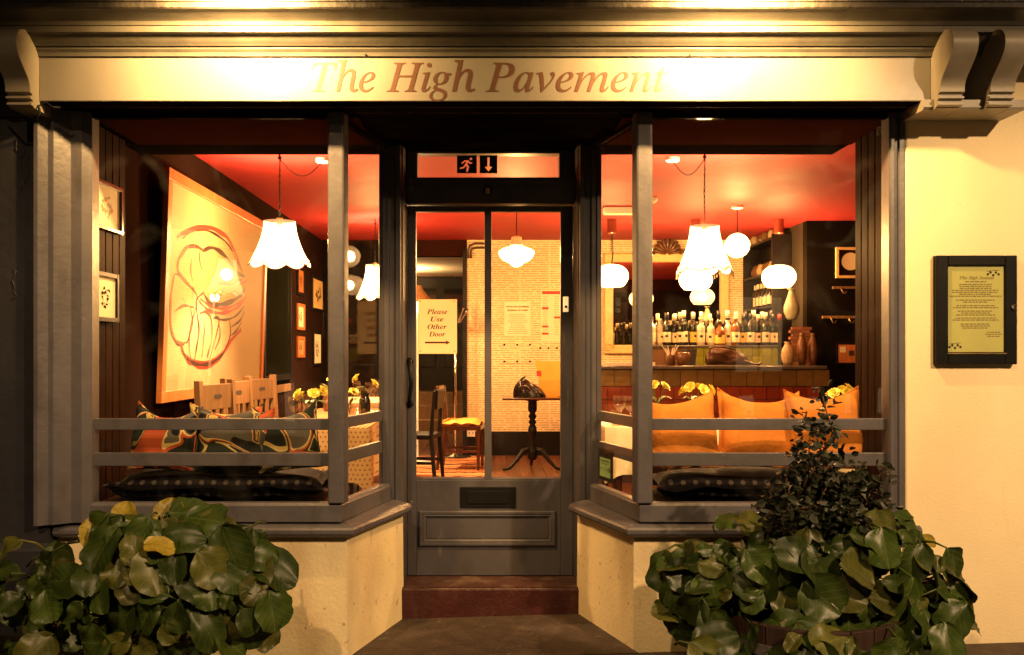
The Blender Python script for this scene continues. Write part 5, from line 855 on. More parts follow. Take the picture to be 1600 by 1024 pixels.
strokes = [('r', 5, [(810, 95), (840, 70), (900, 45), (960, 45), (1020, 70), (1060, 120), (1090, 190), (1110, 250)]), ('k', 2, [(835, 98), (880, 65), (940, 58), (1000, 85), (1050, 130), (1080, 190), (1118, 262)]),
    ('r', 4, [(930, 150), (890, 130), (850, 145), (822, 190), (816, 240), (850, 290), (890, 330)]), ('k', 2, [(930, 148), (890, 126), (848, 140), (818, 190), (813, 242), (848, 294), (892, 338), (910, 380)]),
    ('k', 4, [(928, 155), (970, 138), (1020, 165), (1060, 210), (1085, 250), (1122, 272)]), ('r', 3, [(880, 185), (874, 240), (884, 292)]), ('k', 2, [(918, 150), (915, 190), (925, 240)]),
    ('r', 4, [(800, 258), (787, 340), (782, 430), (787, 520), (812, 570), (842, 578)]), ('k', 2, [(798, 262), (783, 345), (778, 432), (784, 522), (810, 576), (836, 584), (850, 566)]), ('k', 2, [(802, 258), (830, 268), (868, 310)]),
    ('r', 6, [(830, 580), (842, 622), (872, 655), (922, 668), (972, 660), (1022, 620), (1052, 570), (1105, 512)]), ('k', 3, [(832, 588), (846, 630), (880, 662), (925, 674), (975, 662), (1018, 628), (1040, 588)]),
    ('r', 2, [(862, 655), (900, 682), (940, 690), (980, 672), (1002, 645)]), ('k', 4, [(930, 340), (950, 378), (975, 398), (1010, 398), (1070, 380), (1116, 340), (1122, 312)]), ('r', 3, [(912, 382), (950, 420), (1000, 438), (1050, 430), (1100, 400), (1126, 362)]),
    ('r', 3, [(918, 372), (960, 402), (1010, 416), (1060, 408), (1110, 380)]), ('k', 3, [(930, 345), (900, 380), (905, 450), (912, 520), (900, 600), (892, 652)]), ('r', 3, [(915, 440), (945, 432), (968, 470), (970, 560), (948, 640)]),
    ('k', 2, [(975, 460), (990, 455), (1005, 470), (985, 560), (960, 650)]), ('r', 3, [(1000, 462), (1008, 540), (985, 605)]), ('k', 2, [(1050, 465), (1056, 530), (1034, 600)]), ('k', 2, [(870, 400), (882, 480), (862, 560), (850, 574)]), ('r', 2, [(800, 430), (842, 404), (892, 412)]),
    ('k', 2, [(1060, 500), (1100, 470), (1118, 430)]), ('k', 2, [(1058, 540), (1085, 515), (1105, 480)]), ('k', 2, [(975, 460), (1030, 468), (1080, 450), (1118, 405)]), ('r', 4, [(1000, 302), (1060, 296), (1112, 282)]), ('k', 4, [(1062, 198), (1072, 240), (1090, 262)]),
    ('r', 2, [(905, 390), (890, 440), (870, 520), (868, 600), (876, 650)]), ('r', 2, [(940, 470), (935, 540), (925, 640)]), ('r', 3, [(1090, 310), (1110, 300), (1128, 292)]), ('k', 1.5, [(1024, 320), (1018, 345), (1000, 362)])]
for col, wd, pts in strokes:
    L_ = smooth_line(pts); mb = MB(); off = -.0036 + (.0006 if col == 'k' else 0) + strokes.index((col, wd, pts)) * .00002
    q3 = [onpic(p.x / 2.926, 340 + p.y / 2.926) for p in L_]; rr_ = random.Random(len(pts) * 7 + int(wd * 3))
    q3 = [pp(p.y, p.z, off) for p in q3]; nq = len(q3); ph = rr_.uniform(0, 6)
    for i, p in enumerate(q3):
        d = (q3[min(i + 1, nq - 1)] - q3[max(i - 1, 0)]).normalized(); nn = Vector((0, -d.z, d.y)).normalized()
        hw = .0042 * wd * .95 * (.55 + .45 * math.sin(math.pi * (i + .5) / nq)) * (1 + .3 * math.sin(ph + i * .8)); mb.v += [tuple(p + nn * hw), tuple(p - nn * hw)]
    mb.f = [(2 * i, 2 * i + 2, 2 * i + 3, 2 * i + 1) for i in range(nq - 1)]
    mb.build('brush_stroke', 'inkred' if col == 'r' else 'inkblack', cv)
# small pictures on the left reveal, on the left wall
def wall_picture(label, X, y0, y1, z0, z1, fm, pm, art, fw=.018, facing=1, seed=1):
    t = thing('small_picture', label, 'picture', (X, (y0 + y1) / 2, z0)); hy = (y1 - y0) / 2; H = z1 - z0; f = facing
    fr = MB()
    def bx(a, b, c, d, d0, d1): fr.box(min(f * d0, f * d1), max(f * d0, f * d1), a, b, c, d)
    bx(-hy, -hy + fw, 0, H, .001, .02); bx(hy - fw, hy, 0, H, .001, .02); bx(-hy + fw, hy - fw, 0, fw, .001, .0195); bx(-hy + fw, hy - fw, H - fw, H, .001, .0195); fr.build('frame', fm, t, bevel=.002)
    pb = MB().box(min(f * .001, f * .008), max(f * .001, f * .008), -hy + fw, hy - fw, fw, H - fw).build('print', pm, t)
    r_ = random.Random(seed); a = MB()
    for k in range(26):
        ph = k / 26 * 6.28; rr = r_.uniform(.3, 1); cy_ = math.cos(ph) * hy * .42 * rr; cz_ = H / 2 + math.sin(ph) * H * .22 * rr; s_ = .35 * hy * r_.uniform(.1, .35)
        xx = f * (.0085 + k * .00003); a.quad((xx, cy_ - s_, cz_), (xx, cy_, cz_ + s_ * .7), (xx, cy_ + s_ * .8, cz_ - s_ * .2), (xx, cy_ + .2 * s_, cz_ - s_ * .6))
    a.build('printed_figure', art, pb)
    return t
Xr = -1.829
wall_picture('upper small oak framed print on the left window reveal', Xr, .06, .385, PZ(360, .2), PZ(285, .2), 'mahog', 'paper', 'pinkline', .018, 1, 3)
wall_picture('lower small grey framed print on the left window reveal', Xr, .075, .335, PZ(503, .2), PZ(426, .2), 'blackwood', 'paper', 'brownwall', .022, 1, 4)
Xw = -1.899
for lab, a, b, y0, y1, fm, pm in (('narrow topmost picture beside the dark sash on the left wall', 463, 474, 418, 462, 'blackwood', 'pine'), ('middle small picture beside the dark sash on the left wall', 463, 474, 475, 516, 'pine', 'cloth'), ('lowest small picture beside the dark sash on the left wall', 463, 474, 526, 559, 'pine', 'pinkline'),
        ('large black box frame with gold on the left wall', 486, 506, 434, 487, 'blackwood', 'gilt'), ('black framed white print low on the left wall', 488, 501, 518, 572, 'blackwood', 'paper'), ('tall black framed print half behind the window post', 503, 514, 472, 531, 'blackwood', 'paper'), ('high dark frame half behind the window post on the left wall', 507, 515, 429, 466, 'blackwood', 'bulk')):
    ya, yb = 1430 * 1.899 / (766 - a) - CD, 1430 * 1.899 / (766 - b) - CD; ym = (ya + yb) / 2
    wall_picture(lab, Xw, ya, yb, PZ(y1, ym), PZ(y0, ym), fm, pm, 'print', .03, 1, len(lab))
# dark glazed sash on the left wall
ya, yb = 3.5, 4.55
sw = thing('dark_sash_window', 'black framed dark window on the left wall beyond the big drawing', 'window', (-1.899, ya, 1.0))
z0w, z1w = PZ(598, ya) - 1.0, PZ(385, ya) - 1.0
MB().box(0, .02, 0, .05, z0w, z1w).box(0, .02, yb - ya - .05, yb - ya, z0w, z1w).box(0, .02, .05, yb - ya - .05, z1w - .05, z1w).box(0, .019, .05, yb - ya - .05, z0w, z0w + .05).build('frame', 'blackwood', sw, bevel=.004)
MB().box(.0, .022, .05, yb - ya - .05, .0, .07).build('meeting_rail', 'oak', sw, bevel=.004)
MB().box(.002, .008, .05, yb - ya - .05, z0w + .05, -.0005).box(.002, .008, .05, yb - ya - .05, .0705, z1w - .05).build('pane', M['bottle_dark'], sw)
# ------------------------------------------------------------ window seats and cushions
def pillow_mesh(w, h, t, m, seed, n=22):
    r_ = random.Random(seed); mb = MB(); ph = [r_.uniform(0, 6.3) for _ in range(4)]
    for side in (1, -1):
        for i in range(n + 1):
            for j in range(n + 1):
                u, v = 2 * i / n - 1, 2 * j / n - 1
                pin = 1 - .10 * (1 - abs(u) ** 2.2) * abs(v) ** 6; pin2 = 1 - .12 * (1 - abs(v) ** 2.2) * abs(u) ** 6
                sag = (.14 + .05 * math.sin(ph[3])) * h * (1 - u * u) * (v > 0) * v ** 2 + .02 * h * math.sin(2.3 * u + ph[0]) * (v > 0) * v
                th = t * ((1 - u ** 4) * (1 - v ** 4)) ** .55 * (1 + .10 * math.sin(3 * u + ph[0]) * math.sin(2.5 * v + ph[1]))
                wr = .012 * math.sin(9 * u * v + ph[2]) * (abs(u * v)) ** .5 + .005 * math.sin(14 * u + 6 * v + ph[1]) * abs(v) ** 2
                rc = 1 - .045 * (abs(u) * abs(v)) ** 5; mb.v.append((u * w / 2 * pin2 * rc, side * th + wr, v * h / 2 * pin * rc - sag + h / 2))
    N_ = (n + 1) ** 2
    for s in (0, 1):
        for i in range(n):
            for j in range(n):
                a = s * N_ + i * (n + 1) + j; q = (a, a + 1, a + n + 2, a + n + 1); mb.f.append(q if s else tuple(reversed(q)))
    me = mb.mesh('cushion', m, True)
    bm = bmesh.new(); bm.from_mesh(me); bmesh.ops.remove_doubles(bm, verts=bm.verts, dist=.0008); bm.to_mesh(me); bm.free()
    return me
def cushion(label, px0, px1, ptop, Y, m, seed, tilt=-8, roll=0, group=None, hh=.41, zseat=.795):
    w_ = PX(px1, Y) - PX(px0, Y); X = (PX(px1, Y) + PX(px0, Y)) / 2; top = PZ(ptop, Y); h_ = max(hh, top - zseat)
    me = pillow_mesh(w_, h_, .075, m, seed); o = bpy.data.objects.new('cushion', me); COL.objects.link(o)
    o.location = (X, Y + .05, zseat); o.rotation_euler = (R(tilt), R(roll), R(((seed * 37) % 17) - 8)); tag(o, label, 'cushion', group)
    cr = []; rq = random.Random(seed); phs = [rq.uniform(0, 6.3) for _ in range(4)]
    for i in range(41):
        a = i / 40 * 4; k = int(a) % 4; t_ = a - int(a); c = [(-1, -1), (1, -1), (1, 1), (-1, 1)]; p = Vector(c[k]).lerp(Vector(c[(k + 1) % 4]), t_)
        u, v = p; rc = 1 - .045 * (abs(u) * abs(v)) ** 5; cr.append((u * rc * w_ / 2 * (1 - .12 * (1 - abs(v) ** 2.2) * abs(u) ** 6), .0, v * rc * h_ / 2 * (1 - .10 * (1 - abs(u) ** 2.2) * abs(v) ** 6) - (.14 + .05 * math.sin(phs[3])) * h_ * (1 - u * u) * (v > 0) * v ** 2 - .02 * h_ * math.sin(2.3 * u + phs[0]) * (v > 0) * v + h_ / 2))
    MB().tube(cr, .004, 5).build('piping', m, o)
    return o
for s, x0, x1, lab in ((-1, -1.82, -.73, 'black polka dot seat pad along the left bay window'), (1, .73, 1.82, 'black polka dot seat pad along the right bay window')):
    bn = thing('window_seat', 'dark boxed window seat inside the %s bay' % ('left' if s < 0 else 'right'), 'window seat', ((x0 + x1) / 2, .30, FL))
    hw = (x1 - x0) / 2
    MB().box(-hw, hw, -.24, .25, 0, .44).build('seat_box', 'blackwood', bn); MB().box(-hw - .005, hw + .005, -.255, .27, .44, .465).build('seat_board', 'panel', bn, bevel=.004)
    pd = pillow_mesh(x1 - x0 - .02, .50, .065, 'polka', 7 + s); q = bpy.data.objects.new('seat_pad', pd); COL.objects.link(q); q.rotation_euler = (R(-90), 0, 0); q.location = ((x0 + x1) / 2, .055, .733); tag(q, lab, 'seat pad')
cg = 'retro print cushions on the left window seat'
cushion('retro print cushion at the left end of the left window seat', 188, 300, 636, .15, 'shapes', 1, -14, 3, cg, .33)
cushion('retro print cushion with pale top behind its neighbours on the left window seat', 284, 408, 628, .24, 'shapes', 2, -10, -1, cg, .33)
cushion('retro print cushion in the middle of the left window seat', 296, 424, 640, .13, 'shapes', 3, -8, 1, cg, .31)
cushion('retro print cushion at the right end of the left window seat, corner raised', 396, 504, 628, .15, 'shapes', 4, -10, -7, cg, .31)
cg = 'orange velvet cushions on the right window seat'
cushion('orange velvet cushion beside the window post', 1010, 1138, 612, .15, 'orange', 5, -9, -4, cg, .37)
cushion('orange velvet cushion in the middle of the right window seat', 1122, 1256, 603, .22, 'orange', 6, -12, 2, cg, .40)
cushion('orange velvet cushion at the right end of the window seat', 1240, 1364, 605, .13, 'orange', 8, -8, -3, cg, .38)

# ------------------------------------------------------------ dining tables with cloths
def dining_table(label, clabel, x0, x1, y0, y1, cm, drop=.30):
    t = thing('dining_table', label, 'table', ((x0 + x1) / 2, (y0 + y1) / 2, FL)); hx, hy = (x1 - x0) / 2, (y1 - y0) / 2
    MB().box(-hx, hx, -hy, hy, .70, .735).build('tabletop', 'oak', t, bevel=.004)
    for a in (-1, 1):
        for b in (-1, 1): MB().lathe([(.022, 0), (.032, .6), (.03, .70)], (a * (hx - .07), b * (hy - .07), 0), 10).build('leg', 'mahog', t)
    c = MB(); n = 24; per = []
    m_ = .012
    ring = [(-hx - m_, -hy - m_), (hx + m_, -hy - m_), (hx + m_, hy + m_), (-hx - m_, hy + m_)]
    pts = []
    for k in range(4):
        a, b = Vector(ring[k]), Vector(ring[(k + 1) % 4])
        for i in range(n): pts.append((a.lerp(b, i / n), k, i / n))
    k_ = len(pts)
    for lvl, zz in enumerate((.741, .735, .70, .60, .735 - drop)):
        for p, k, f in pts:
            nrm = [Vector((0, -1)), Vector((1, 0)), Vector((0, 1)), Vector((-1, 0))][k]
            wv = (0 if lvl < 2 else (.35, .8, 1.2)[lvl - 2]) * .010 * (math.sin(f * 28 + k) + 1)
            cor = .05 * max(0, 1 - min(f, 1 - f) * 10) * (lvl > 2) * (lvl - 2)
            q = p + nrm * (wv + (.004 if lvl else 0)); q = q * (1 + 0) ; c.v.append((q.x, q.y, zz - cor * .5))
    for l in range(4):
        for i in range(k_): j = (i + 1) % k_; c.f.append((l * k_ + i, l * k_ + j, (l + 1) * k_ + j, (l + 1) * k_ + i))
    c.f.append(tuple(range(k_)))
    o = c.build('tablecloth', cm, None, smooth=True, angle=50); o.location = t.location; tag(o, clabel, 'tablecloth')
    return t
dining_table('long dining table below the big drawing, left of the door', 'dotted cream tablecloth on the long table left of the door', -1.27, -.695, .98, 2.75, 'check')
dining_table('far dining table on the left behind the first table', 'pale cloth on the far left dining table', -1.35, -.74, 3.5, 4.5, 'cloth')
dining_table('small dining table right of the door behind the splayed pane', 'pale cloth hanging off the small table right of the door', .655, 1.42, 1.02, 1.75, 'cloth', .26)
dining_table('dining table at the right end behind the orange cushions', 'pale cloth on the table behind the orange cushions', 1.72, 2.45, 1.02, 1.75, 'cloth', .26)
TZ = FL + .7425
# ---- glasses, vases, place settings
wg = MB().lathe([(.032, 0), (.032, .003), (.006, .008), (.004, .02), (.004, .07), (.010, .078), (.030, .10), (.036, .13), (.033, .165), (.0315, .165), (.034, .13), (.028, .102), (.004, .082)], (0, 0, 0), 18, capped=False).mesh('wine_glass', 'tumbler', True)
tb = MB().lathe([(.028, 0), (.033, .09), (.0315, .09), (.027, .006), (.0, .006)], (0, 0, 0), 18).mesh('tumbler', 'tumbler', True)
def put(me, name, x, y, z, label, cat, group):
    o = bpy.data.objects.new(name, me); COL.objects.link(o); o.location = (x, y, z); return tag(o, label, cat, group)
gr_ = random.Random(21)
def glasses(area, n, where, group, kind):
    x0, x1, y0, y1 = area
    for k in range(n):
        me, nm = (wg, 'wine_glass') if k % 2 == 0 else (tb, 'water_tumbler')
        put(me, nm, gr_.uniform(x0, x1), y0 + (y1 - y0) * (k + gr_.uniform(0, .8)) / n, TZ, ('wine glass, ' if k % 2 == 0 else 'tumbler, ') + ordinal(k // 2) + ' from the window, ' + where, 'glass', group + (' stemmed' if k % 2 == 0 else ' tumblers'))
glasses((-1.20, -.74, 1.05, 2.6), 12, 'on the dotted tablecloth left of the door', 'glasses on the left table', 0)
glasses((-1.25, -.80, 3.6, 4.4), 6, 'on the far left table', 'glasses on the far left table', 0)
for k, (a, b) in enumerate(((968, 1.2), (985, 1.15))): put(wg, 'wine_glass', PX(a, b), b, TZ, ('left' if k == 0 else 'right') + ' of two wine glasses on the small table right of the door', 'glass', 'wine glasses right of the door')
put(tb, 'water_tumbler', PX(963, 1.08), 1.08, TZ, 'lone tumbler at the table edge right of the door', 'glass', None)
put(tb, 'water_tumbler', PX(1040, 1.3), 1.3, TZ, 'tumbler showing over the orange cushion beside the flowers', 'glass', None)
def napkin(x, y, label, rz=.2):
    m = MB(); m.box(-.05, .05, -.09, .09, 0, .012).box(-.048, .04, -.085, .07, .0125, .022); o = m.build('folded_napkin', 'napkin', None, bevel=.004); o.location = (x, y, TZ); o.rotation_euler = (0, 0, rz); tag(o, label, 'napkin')
napkin(-.86, 1.35, 'folded white napkin at the near end of the left table'); napkin(-.84, 2.1, 'folded white napkin halfway along the left table', -.1); napkin(.80, 1.14, 'folded white napkin on the small table right of the door', .5)
def flowers(label, x, y, z, heads, vm, vh=.14, vr=.032, seed=0, leaves=4, spread=.06):
    t = thing('flower_vase', label, 'flowers', (x, y, z)); r_ = random.Random(seed)
    MB().lathe([(vr * .9, 0), (vr, .01), (vr, vh * .7), (vr * .7, vh * .85), (vr * .75, vh)], (0, 0, 0), 16).build('vase', vm, t, smooth=True, angle=50)
    st = MB(); hd = []
    for k in range(heads):
        a = 6.28 * k / heads + r_.uniform(-.3, .3); sp = spread * (r_.uniform(.5, 1) if heads > 1 else .2); hgt = vh + r_.uniform(.05, .10)
        p = Vector((math.cos(a) * sp, math.sin(a) * sp * .7, hgt)); st.tube([(0, 0, vh * .3), (p.x * .3, p.y * .3, vh), p], .0025, 5); hd.append(p)
    st.build('stems', 'stalk', t)
    for p in hd:
        f = MB(); ax = Vector((p.x * 3, p.y * 3 - .05, .12)).normalized(); u = ax.orthogonal().normalized(); v = ax.cross(u)
        for ring, (nr, tilt, ln, wd) in enumerate(((3, .25, .030, .016), (5, .55, .034, .020), (6, .95, .036, .022))):
            for k in range(nr):
                a = 6.28 * k / nr + ring * .5; d = u * math.cos(a) + v * math.sin(a); sd = ax.cross(d)
                rows = []
                for i in range(4):
                    q = i / 3; c = p + (ax * math.cos(tilt * q * 1.2) + d * math.sin(tilt * q * 1.2 + .2)) * ln * q * (1.15 - .1 * q) ; ww = wd * math.sin(math.pi * (.12 + .75 * q)) ; rows.append((c - sd * ww + ax * .003, c - d * .002, c + sd * ww + ax * .003))
                n = len(f.v)
                for rw in rows: f.v += [tuple(z_) for z_ in rw]
                for i in range(3):
                    for j in range(2): f.f.append((n + i * 3 + j, n + i * 3 + j + 1, n + i * 3 + j + 4, n + i * 3 + j + 3))
        f.build('flower_head', 'petal', t, smooth=True)
    for k in range(leaves):
        a = r_.uniform(0, 6.28); d = Vector((math.cos(a), math.sin(a) * .7, .25)); s_ = d.cross(Vector((0, 0, 1))).normalized(); b = Vector((0, 0, vh)); m = MB()
        for q, ww in ((0, .003), (.3, .014), (.65, .014), (1, .001)):
            c = b + d * .10 * q + Vector((0, 0, .03 * math.sin(3 * q))); m.v += [tuple(c - s_ * ww), tuple(c + s_ * ww)]
        m.f = [(0, 1, 3, 2), (2, 3, 5, 4), (4, 5, 7, 6)]; m.build('leaf', 'stalk', t, smooth=True)
    return t
flowers('bunch of large yellow roses by the left window post', PX(486, 1.15), 1.15, TZ, 5, 'tumbler', .10, .034, 1, 6, .07)
flowers('two yellow roses in a black vase seen through the left splayed pane', PX(570, 1.9), 1.9, TZ, 2, 'bottle_dark', .15, .038, 2, 2, .055)
flowers('single small yellow rose behind the left window post', PX(546, 1.6), 1.6, TZ, 2, 'tumbler', .09, .028, 3, 2, .03)
flowers('lone pale rose in a brown jug near the left wall pictures', PX(514, 2.4), 2.4, TZ, 1, 'brownpot', .15, .04, 4, 3)
flowers('yellow roses just right of the right window post', PX(1027, 1.2), 1.2, TZ, 3, 'tumbler', .12, .03, 5, 3, .04)
flowers('full bunch of yellow roses between window post and orange cushions', PX(1088, 1.15), 1.15, TZ, 5, 'tumbler', .12, .032, 6, 5, .085)
flowers('orange yellow roses in a dark pot near the right wooden reveal', PX(1312, 1.15), 1.15, TZ, 5, 'bottle_dark', .12, .045, 7, 5, .07)

# ------------------------------------------------------------ chairs
def slat_chair(label, x, y, rz):
    t = thing('slat_back_chair', label, 'chair', (x, y, FL), rz, 'slat back chairs along the long table')
    MB().box(-.20, .20, -.21, .21, .43, .455).build('seat', 'oak', t, bevel=.008)
    for sy in (-1, 1):
        MB().box(.155, .195, sy * .19 - .02, sy * .19 + .02, 0, .429).build('leg', 'oak', t, bevel=.003)
        b = MB(); b.prism([(-.20, 0), (-.155, 0), (-.155, .43), (-.19, 1.0), (-.225, 1.0), (-.20, .43)], 1, sy * .19 - .022, sy * .19 + .022); b.build('back_post', 'oak', t, bevel=.003)
    tr = MB(); tr.prism([(-.17, .83), (.17, .83), (.17, .975), (-.17, .975)], 0, -.215, -.19)
    o = tr.build('top_rail', 'oak', t, bevel=.004)
    MB().prism([(-.035, .893), (.035, .893), (.045, .905), (.035, .917), (-.035, .917), (-.045, .905)], 0, -.2165, -.2153).build('hand_hole', 'print', o)
    MB().prism([(-.035, .893), (.035, .893), (.045, .905), (.035, .917), (-.035, .917), (-.045, .905)], 0, -.1898, -.188).build('hand_hole', 'print', o)
    for k in (-1, 0, 1): MB().box(-.205, -.19, k * .085 - .02, k * .085 + .02, .50, .829).build('slat', 'oak', t, bevel=.002)
    MB().box(-.205, -.185, -.167, .167, .455, .50).build('lower_rail', 'oak', t)
slat_chair('slat back wooden chair nearest the window below the big drawing', -1.40, 1.16, R(-12)); slat_chair('middle slat back wooden chair below the big drawing', -1.42, 1.70, R(-8)); slat_chair('farthest slat back wooden chair below the big drawing', -1.42, 2.26, R(-14))
def side_chair(label, x, y, rz, pad, wd, name='dining_chair'):
    t = thing(name, label, 'chair', (x, y, FL), rz)
    MB().box(-.2, .21, -.2, .2, .40, .44).build('seat_rail', wd, t, bevel=.004)
    if pad:
        pm = pillow_mesh(.42, .42, .035, pad, 4); q = bpy.data.objects.new('seat_pad', pm); COL.objects.link(q); q.parent = t; q.rotation_euler = (R(-90), 0, 0); q.location = (.005, -.21, .465)
    for sy in (-1, 1):
        MB().prism([(.17, 0), (.195, 0), (.205, .40), (.165, .40)], 1, sy * .175 - .018, sy * .175 + .018).build('leg', wd, t, bevel=.003)
        MB().prism([(-.235, 0), (-.205, 0), (-.165, .42), (-.20, .82), (-.225, .82), (-.20, .42)], 1, sy * .18 - .017, sy * .18 + .017).build('back_post', wd, t, bevel=.003)
        MB().box(-.2, .18, sy * .178 - .008, sy * .178 + .008, .18, .205).build('stretcher', wd, t)
    MB().prism([(-.232, .66), (-.192, .66), (-.205, .83), (-.24, .83)], 1, -.162, .162).build('backrest', wd, t, bevel=.006)
side_chair('dark wooden chair with a yellow seat pad inside the door', PX(722, 5.0), 5.0, R(-6), 'orangebag', 'mahog')
side_chair('black chair seen edge on behind the door handle', PX(648, 4.0), 4.05, R(172), None, 'blackwood')

# ------------------------------------------------------------ pedestal table with a bag and a helmet
px_t = PX(832, 4.9); pt = thing('pedestal_table', 'dark turned pedestal table with three legs seen through the door', 'table', (px_t, 4.9, FL))
MB().box(-.30, .36, -.22, .22, .70, .722).build('tabletop', 'mahog', pt, bevel=.006)
MB().lathe([(.035, .10), (.055, .12), (.06, .20), (.035, .23), (.05, .26), (.035, .29), (.045, .33), (.055, .37), (.05, .42), (.03, .45), (.052, .47), (.03, .50), (.052, .53), (.03, .56), (.055, .59), (.052, .68), (.10, .69), (.10, .699)], (0, 0, 0), 20, scal=lambda a, z: .82).build('column', 'blackwood', pt, smooth=True)
for a in (200, 340, 90):
    d = Vector((math.cos(R(a)), math.sin(R(a)), 0)); MB().tube([d * .04 + Vector((0, 0, .20)), d * .10 + Vector((0, 0, .19)), d * .17 + Vector((0, 0, .10)), d * .24 + Vector((0, 0, .03)), d * .31 + Vector((0, 0, .015))], [.026, .027, .020, .015, .013], 8).build('leg', 'blackwood', pt, smooth=True)
bz = FL + .723
hb = thing('black_bag', 'slumped glossy black bag on the pedestal table', 'bag', (PX(824, 4.85), 4.82, bz))
m = MB(); rows = 12; seg = 20
for i in range(rows + 1):
    q = i / rows
    for k in range(seg):
        a = 6.28318 * k / seg; r = (1 - q ** 2.4) ** .5 if q < 1 else 0.0; x_ = math.cos(a) * .125 * r * (1 + .2 * math.sin(3 * a)); y_ = math.sin(a) * .09 * r; z_ = .165 * q * (1 - .18 * math.cos(a - .3)) * (1 + .08 * math.sin(4 * a)); m.v.append((x_ + .05 * (1 - q) * (math.cos(a) > .3) - .015 * q, y_, z_))
for i in range(rows):
    for k in range(seg): j = (k + 1) % seg; m.f.append((i * seg + k, i * seg + j, (i + 1) * seg + j, (i + 1) * seg + k))
m.build('bag_body', 'blackleather', hb, smooth=True)
MB().tube([(-.07, -.085, .05), (-.09, -.10, .09), (-.05, -.10, .115), (0, -.095, .10), (.02, -.09, .06)], .008, 6).build('strap', 'leather', hb, smooth=True)
MB().tube([(.06, -.06, .10), (.11, -.05, .04), (.17, -.04, .012)], [.018, .02, .012], 8).build('strap', 'blackleather', hb, smooth=True)
pb = thing('orange_carrier_bag', 'orange paper carrier bag standing on the pedestal table', 'bag', (PX(862, 5.0), 5.0, bz))
m = MB(); lv = [(.115, .06, 0), (.118, .062, .06), (.128, .058, .16), (.15, .045, .27), (.165, .038, .345)]
for hx_, hy_, z_ in lv: m.v += [(-hx_, -hy_, z_), (0, -hy_ * 1.05 - .006, z_ - .005), (hx_, -hy_, z_ + .008), (hx_ * .97, 0, z_), (hx_, hy_, z_ + .005), (0, hy_, z_), (-hx_, hy_, z_ + .01), (-hx_ * .97, 0, z_)]
for i in range(4):
    for k in range(8): j = (k + 1) % 8; m.f.append((i * 8 + k, i * 8 + j, (i + 1) * 8 + j, (i + 1) * 8 + k))
m.f.append(tuple(range(8))); m.build('bag_body', 'orangebag', pb)
MB().quad((-.150, -.0535, .20), (-.105, -.0565, .20), (-.108, -.0545, .255), (-.156, -.0525, .255)).build('printed_patch', 'redprint', pb)
# ------------------------------------------------------------ notices and boards on the papered wall
yw = 6.196
def poster(name, label, a, b, c, d, m='paper'): return tag(MB().box(PX(a, yw), PX(b, yw), yw, yw + .0035, PZ(d, yw), PZ(c, yw)).build(name, m), label, 'poster')
p1 = poster('wall_notice', 'cream printed notice with a bold two line heading on the papered wall', 788, 829, 471, 525)
sans('PROTECTION DES MINEURS', .0205, (PX(808.5, yw), yw - .002, PZ(480.5, yw)), 'print', p1); sans("REPRESSION DE L'IVRESSE", .0205, (PX(808.5, yw), yw - .002, PZ(486, yw)), 'print', p1)
m = MB(); r5 = random.Random(9); wordrows(m, PX(808.5, yw), PZ(492, yw), .24, .007, yw - .001, 11, .0215, r5); m.build('printed_text', 'pinkline', p1)
p2 = poster('price_list', 'tall white price list with red bands behind the door stile', 845, 878, 453, 534)
m = MB()
for a, b, c, d in ((847, 877, 455, 460), (847, 857, 480, 484), (847, 857, 509, 512), (847, 857, 520, 523), (866, 876, 495, 498)): m.quad((PX(a, yw), yw - .001, PZ(d, yw)), (PX(b, yw), yw - .001, PZ(d, yw)), (PX(b, yw), yw - .001, PZ(c, yw)), (PX(a, yw), yw - .001, PZ(c, yw)))
m.build('red_bands', 'redprint', p2); m = MB()
for cx_ in (852, 870): wordrows(m, PX(cx_, yw), PZ(464, yw), .07, .006, yw - .0008, 22, .0205, r5)
m.build('printed_text', 'pinkline', p2)
for lab, a, b, c, d, cols in (('papered access panel with black studs under the notice', 783, 831, 536, 568, (788, 808, 828)), ('papered access panel with black studs below the price list', 840, 876, 541, 569, (844, 857, 870))):
    t = tag(MB().box(PX(a, yw), PX(b, yw), yw - .004, yw + .0035, PZ(d, yw), PZ(c, yw)).build('wall_panel', 'news'), lab, 'wall panel')
    for cx_ in cols:
        for rz_2 in (c + 3, d - 3): MB().lathe([(.012, 0), (.012, .006), (.005, .008)], (PX(cx_, yw), yw - .004, PZ(rz_2, yw)), 8, (0, -1, 0)).build('stud', 'black', t)
pipe = MB()
for o_ in (0, .045): pipe.tube([P(757, 381, 6.15) + Vector((0, 0, -o_)), P(742, 381, 6.15) + Vector((o_ * .4, 0, -o_)), P(734, 384, 6.15) + Vector((o_ * .6, 0, -o_ * .8)), P(732, 392, 6.15) + Vector((o_ * .6, 0, 0)), P(732, 404, 6.15) + Vector((o_ * .6, 0, 0))], .012, 8)
tag(pipe.build('wall_pipes', 'leather', None, smooth=True), 'two bent pipes at the top corner of the papered wall', 'pipes')
sk = thing('wall_socket', 'white double socket low on the papered wall behind the chair', 'socket', (PX(736, 6.17), 6.176, PZ(677, 6.17)))
MB().box(-.045, .045, -.012, 0, -.04, .05).build('faceplate', 'white', sk, bevel=.003)
for a in (-.02, .02): MB().box(a - .004, a + .004, -.0135, -.0122, -.01, .012).build('slot', 'print', sk)
